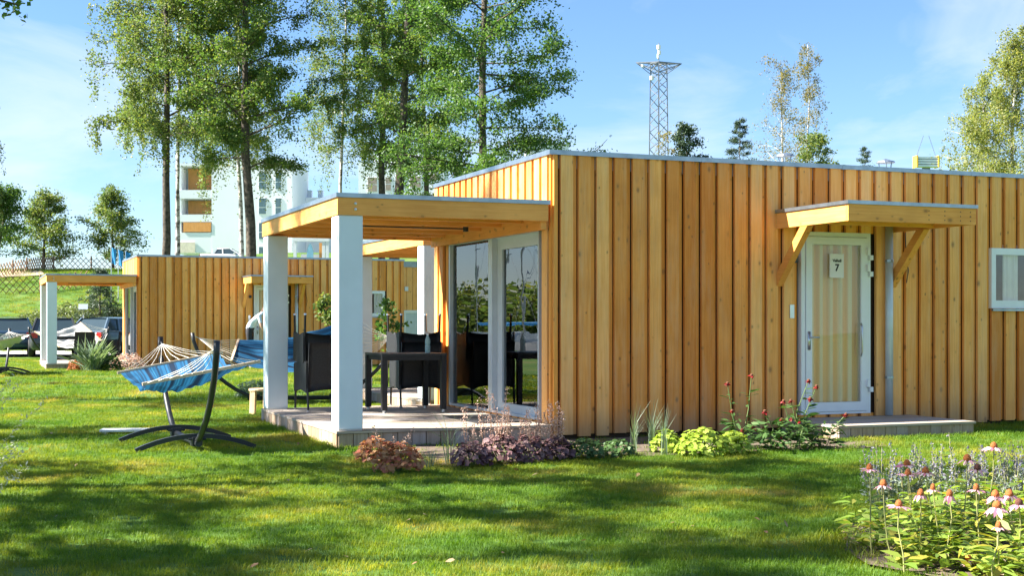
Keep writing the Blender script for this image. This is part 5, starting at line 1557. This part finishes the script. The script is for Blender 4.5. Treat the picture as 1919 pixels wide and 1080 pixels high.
# grey blue sage behind the coneflowers
M['sageleaf'] = leafmat('sage_leaf', [(0.16, 0.20, 0.15), (0.22, 0.26, 0.21), (0.12, 0.17, 0.11)], 0.3)
M['sageflower'] = leafmat('sage_flower', [(0.17, 0.165, 0.25), (0.23, 0.20, 0.24), (0.12, 0.135, 0.27), (0.28, 0.235, 0.22)], 0.3, tcol=(1, 1, 1))
SAGE = [(1652, 9.3, 'leftmost grey sage clump behind the coneflowers'), (1700, 9.5, 'grey sage clump with one tall spike left of the middle'), (1752, 9.4, 'grey sage clump behind the skirted coneflower'), (1800, 9.2, 'grey blue sage clump in the middle back of the bed'), (1850, 9.5, 'grey blue sage clump under the tallest coneflower'), (1897, 9.2, 'grey blue sage clump at the right edge'), (1935, 9.4, 'sage clump cut by the right edge of the picture')]
for k, (p, d, lb) in enumerate(SAGE):
    rng = np.random.default_rng(320+k)
    root = empty('sage_plant', (px(p, d), d, 0), 0, lb, 'sage', 'grey sage behind the coneflowers')
    st_ = MB(); LP, FL = [], []
    for j in range(17):
        a = rng.random()*6.283; q = 0.17*rng.random()**0.5
        hh = (0.24+0.24*rng.random())*(1.15 if j == 0 else 1)
        p0 = np.array([math.cos(a)*q*0.4, math.sin(a)*q*0.4, 0]); p1 = np.array([math.cos(a)*q, math.sin(a)*q, hh])
        st_.tube([p0, (p0+p1)/2, p1], [0.004, 0.003, 0.0015], 4, False)
        m = 42; u = (rng.random(m)*0.75)[:, None]
        LP.append(p0+(p1-p0)*u+rng.normal(size=(m, 3))*np.array([0.022, 0.022, 0.01]))
        m = 30; u = (0.55+0.45*rng.random(m))[:, None]
        FL.append(p0+(p1-p0)*u+rng.normal(size=(m, 3))*np.array([0.011, 0.011, 0.008])*(1.6-u))
    st_.build('stems', M['stempale'], root)
    leaf_cloud('leaves', np.concatenate(LP), 0.032, M['sageleaf'], root, rng, 0.4)
    leaf_cloud('flower_spikes', np.concatenate(FL), 0.015, M['sageflower'], root, rng, 0.8, 0.0)
# pale arching stems at the left edge
M['paleleaf'] = leafmat('pale_leaf', [(0.42, 0.44, 0.32), (0.55, 0.54, 0.42), (0.30, 0.34, 0.22)], 0.35, tcol=(1, 1, 0.9))
rng = np.random.default_rng(340)
root = empty('wispy_shrub', (-2.78, 6.45, 0), 0, 'pale wispy arching stems at the left edge of the picture', 'shrub')
st_ = MB(); LP = []
for j in range(11):
    a = -0.5+1.0*rng.random(); L_ = 0.22+0.30*rng.random(); zz = 0.55+0.62*rng.random()
    p0 = np.array([rng.normal()*0.04, rng.normal()*0.04, 0.0]); p2 = np.array([L_*math.cos(a), L_*math.sin(a), zz])
    p1 = np.array([p2[0]*0.35, p2[1]*0.35, zz*0.75])
    c = [p0*(1-t)**2+2*p1*t*(1-t)+p2*t*t for t in np.linspace(0, 1, 7)]
    st_.tube(c, [0.004-0.003*q/6 for q in range(7)], 4, False)
    for q in range(64):
        t = 0.45+0.55*rng.random()
        LP.append(p0*(1-t)**2+2*p1*t*(1-t)+p2*t*t+rng.normal(size=3)*0.011)
st_.build('stems', M['stempale'], root)
leaf_cloud('leaves', np.array(LP), 0.021, M['paleleaf'], root, rng, 0.35)

# ------------------------------------------------------------------ grass
def tuft(seed, n, r, h, w):
    rng = np.random.default_rng(seed)
    b = MB()
    for k in range(n):
        a = rng.random()*6.283; q = r*math.sqrt(rng.random())
        x, y = q*math.cos(a), q*math.sin(a)
        hh = h*(0.45+0.75*rng.random()); ln = hh*(0.25+0.6*rng.random()); a2 = rng.random()*6.283
        dx, dy = math.cos(a2), math.sin(a2)
        sx, sy = -dy*w/2, dx*w/2
        nb_ = len(b.v)
        b.v += [(x-sx, y-sy, 0), (x+sx, y+sy, 0), (x+dx*ln*0.35-sx*0.8, y+dy*ln*0.35-sy*0.8, hh*0.62), (x+dx*ln*0.35+sx*0.8, y+dy*ln*0.35+sy*0.8, hh*0.62), (x+dx*ln, y+dy*ln, hh)]
        b.f += [(nb_, nb_+1, nb_+3, nb_+2), (nb_+2, nb_+3, nb_+4)]
    return b.mesh('tuft', M['blade'])
tufts = bpy.data.collections.new('grass_tufts')
for k in range(4):
    tufts.objects.link(bpy.data.objects.new('grass_tuft', tuft(400+k, 52, 0.085, 0.031, 0.0030)))
def blocked(x, y):
    q = Vector((x, y, 0))-CORNER
    a, b_ = q.dot(U), q.dot(V)
    if -2.43 < a < LEN and -0.03 < b_ < 3.95: return True
    if 2.96 < a < 4.85 and -1.2 < b_ <= 0: return True
    if -1.9 < a < 2.9 and -1.75 < b_ < 0: return random.random() < 0.80
    q = Vector((x, y, 0))-A3
    a, b_ = q.dot(U), q.dot(V)
    if -0.02 < a < 9 and -0.03 < b_ < 3.95: return True
    q = Vector((x, y, 0))-C2
    a, b_ = q.dot(U), q.dot(V)
    if -2.43 < a < LEN and -0.03 < b_ < 3.95: return True
    if ((x-BED[0])/BED[2])**2+((y-BED[1])/BED[3])**2 < 0.92: return True
    return False
def grass_points(seed, y0, y1, dens, margin):
    rng = np.random.default_rng(seed)
    xm = 0.392*y1+margin
    n = int((y1-y0)*2*xm*dens)
    P = []
    xs = rng.uniform(-xm, xm, n); ys = rng.uniform(y0, y1, n)
    for x, y in zip(xs, ys):
        if abs(x) > 0.392*y+margin or blocked(x, y): continue
        P.append((x, y, ground_z(x, y)))
    return P
def grass(name, label, P, smin, smax, seed):
    me = bpy.data.meshes.new(name)
    me.from_pydata(P, [], [])
    o = link(bpy.data.objects.new(name, me))
    tag(o, label, 'grass', kind='stuff')
    ng = bpy.data.node_groups.new(name, 'GeometryNodeTree')
    ng.interface.new_socket('Geometry', in_out='INPUT', socket_type='NodeSocketGeometry')
    ng.interface.new_socket('Geometry', in_out='OUTPUT', socket_type='NodeSocketGeometry')
    n, l = ng.nodes, ng.links
    gi, go = n.new('NodeGroupInput'), n.new('NodeGroupOutput')
    ci = n.new('GeometryNodeCollectionInfo'); ci.inputs['Collection'].default_value = tufts; ci.inputs['Separate Children'].default_value = True
    ip = n.new('GeometryNodeInstanceOnPoints'); ip.inputs['Pick Instance'].default_value = True
    rv = n.new('FunctionNodeRandomValue'); rv.data_type = 'FLOAT_VECTOR'; rv.inputs[0].default_value = (-0.12, -0.12, 0); rv.inputs[1].default_value = (0.12, 0.12, 6.283); rv.inputs['Seed'].default_value = seed
    rs = n.new('FunctionNodeRandomValue'); rs.inputs[2].default_value = smin; rs.inputs[3].default_value = smax; rs.inputs['Seed'].default_value = seed+1
    l.new(gi.outputs[0], ip.inputs['Points']); l.new(ci.outputs[0], ip.inputs['Instance'])
    l.new(rv.outputs[0], ip.inputs['Rotation']); l.new(rs.outputs[1], ip.inputs['Scale'])
    l.new(ip.outputs[0], go.inputs[0])
    md = o.modifiers.new('grass', 'NODES'); md.node_group = ng
    return o
grass('near_grass', 'short mown grass in the foreground of the lawn', grass_points(1, 6.3, 13.0, 210, 0.5), 0.7, 1.25, 5)
grass('middle_grass', 'short mown grass around the hammock and the porch', grass_points(2, 13.0, 22.0, 95, 0.8), 0.85, 1.5, 7)
grass('far_grass', 'short mown grass across the far lawn', grass_points(3, 22.0, 47.0, 22, 1.0), 1.3, 2.2, 9)
grass('hill_grass', 'longer grass on the slope behind the parked cars', [p for p in grass_points(4, 57.5, 92.0, 9, 1.0) if p[0] < -6], 2.2, 4.0, 13)
# taller uncut grass at the foot of deck, step and beds
P = []
rg_ = random.Random(5)
for k in range(240):
    t = rg_.random()
    e = rg_.choice((0, 0, 1, 2, 3))
    if e == 0: q = cab(-2.46-0.12*rg_.random(), -0.1+4.0*t)
    elif e == 1: q = cab(2.96+1.88*t, -1.24-0.08*rg_.random())
    elif e == 2: q = cab(4.9+2.9*t, -0.04-0.12*rg_.random())
    else:
        a = 2.0+2.6*t; q = Vector((BED[0]+BED[2]*1.0*math.cos(a), BED[1]+BED[3]*1.0*math.sin(a), 0))
    P.append((q.x, q.y, 0))
grass('edge_grass', 'longer uncut grass at the foot of the deck, door step and bed', P, 1.1, 2.1, 11)
M['dryleaf'] = leafmat('brown_leaf', [(0.16, 0.09, 0.04), (0.26, 0.17, 0.08), (0.36, 0.27, 0.15)], 0.15)
# fallen leaves on the lawn
rng = np.random.default_rng(360)
FP = []
while len(FP) < 60:
    y = 6.8+11*rng.random()**1.3; x = (rng.random()*2-1)*0.39*y
    if not blocked(x, y): FP.append((x, y, 0.035+0.012*rng.random()))
A = rng.normal(size=(len(FP), 3)); A[:, 2] *= 0.25
fl = np_mesh('fallen_leaves', leaf6(rng, np.array(FP), A, np.full(len(FP), 0.042), 0.6, 0.35), 6, M['dryleaf'])
tag(fl, 'dry fallen leaves scattered on the lawn', 'leaves', kind='stuff')
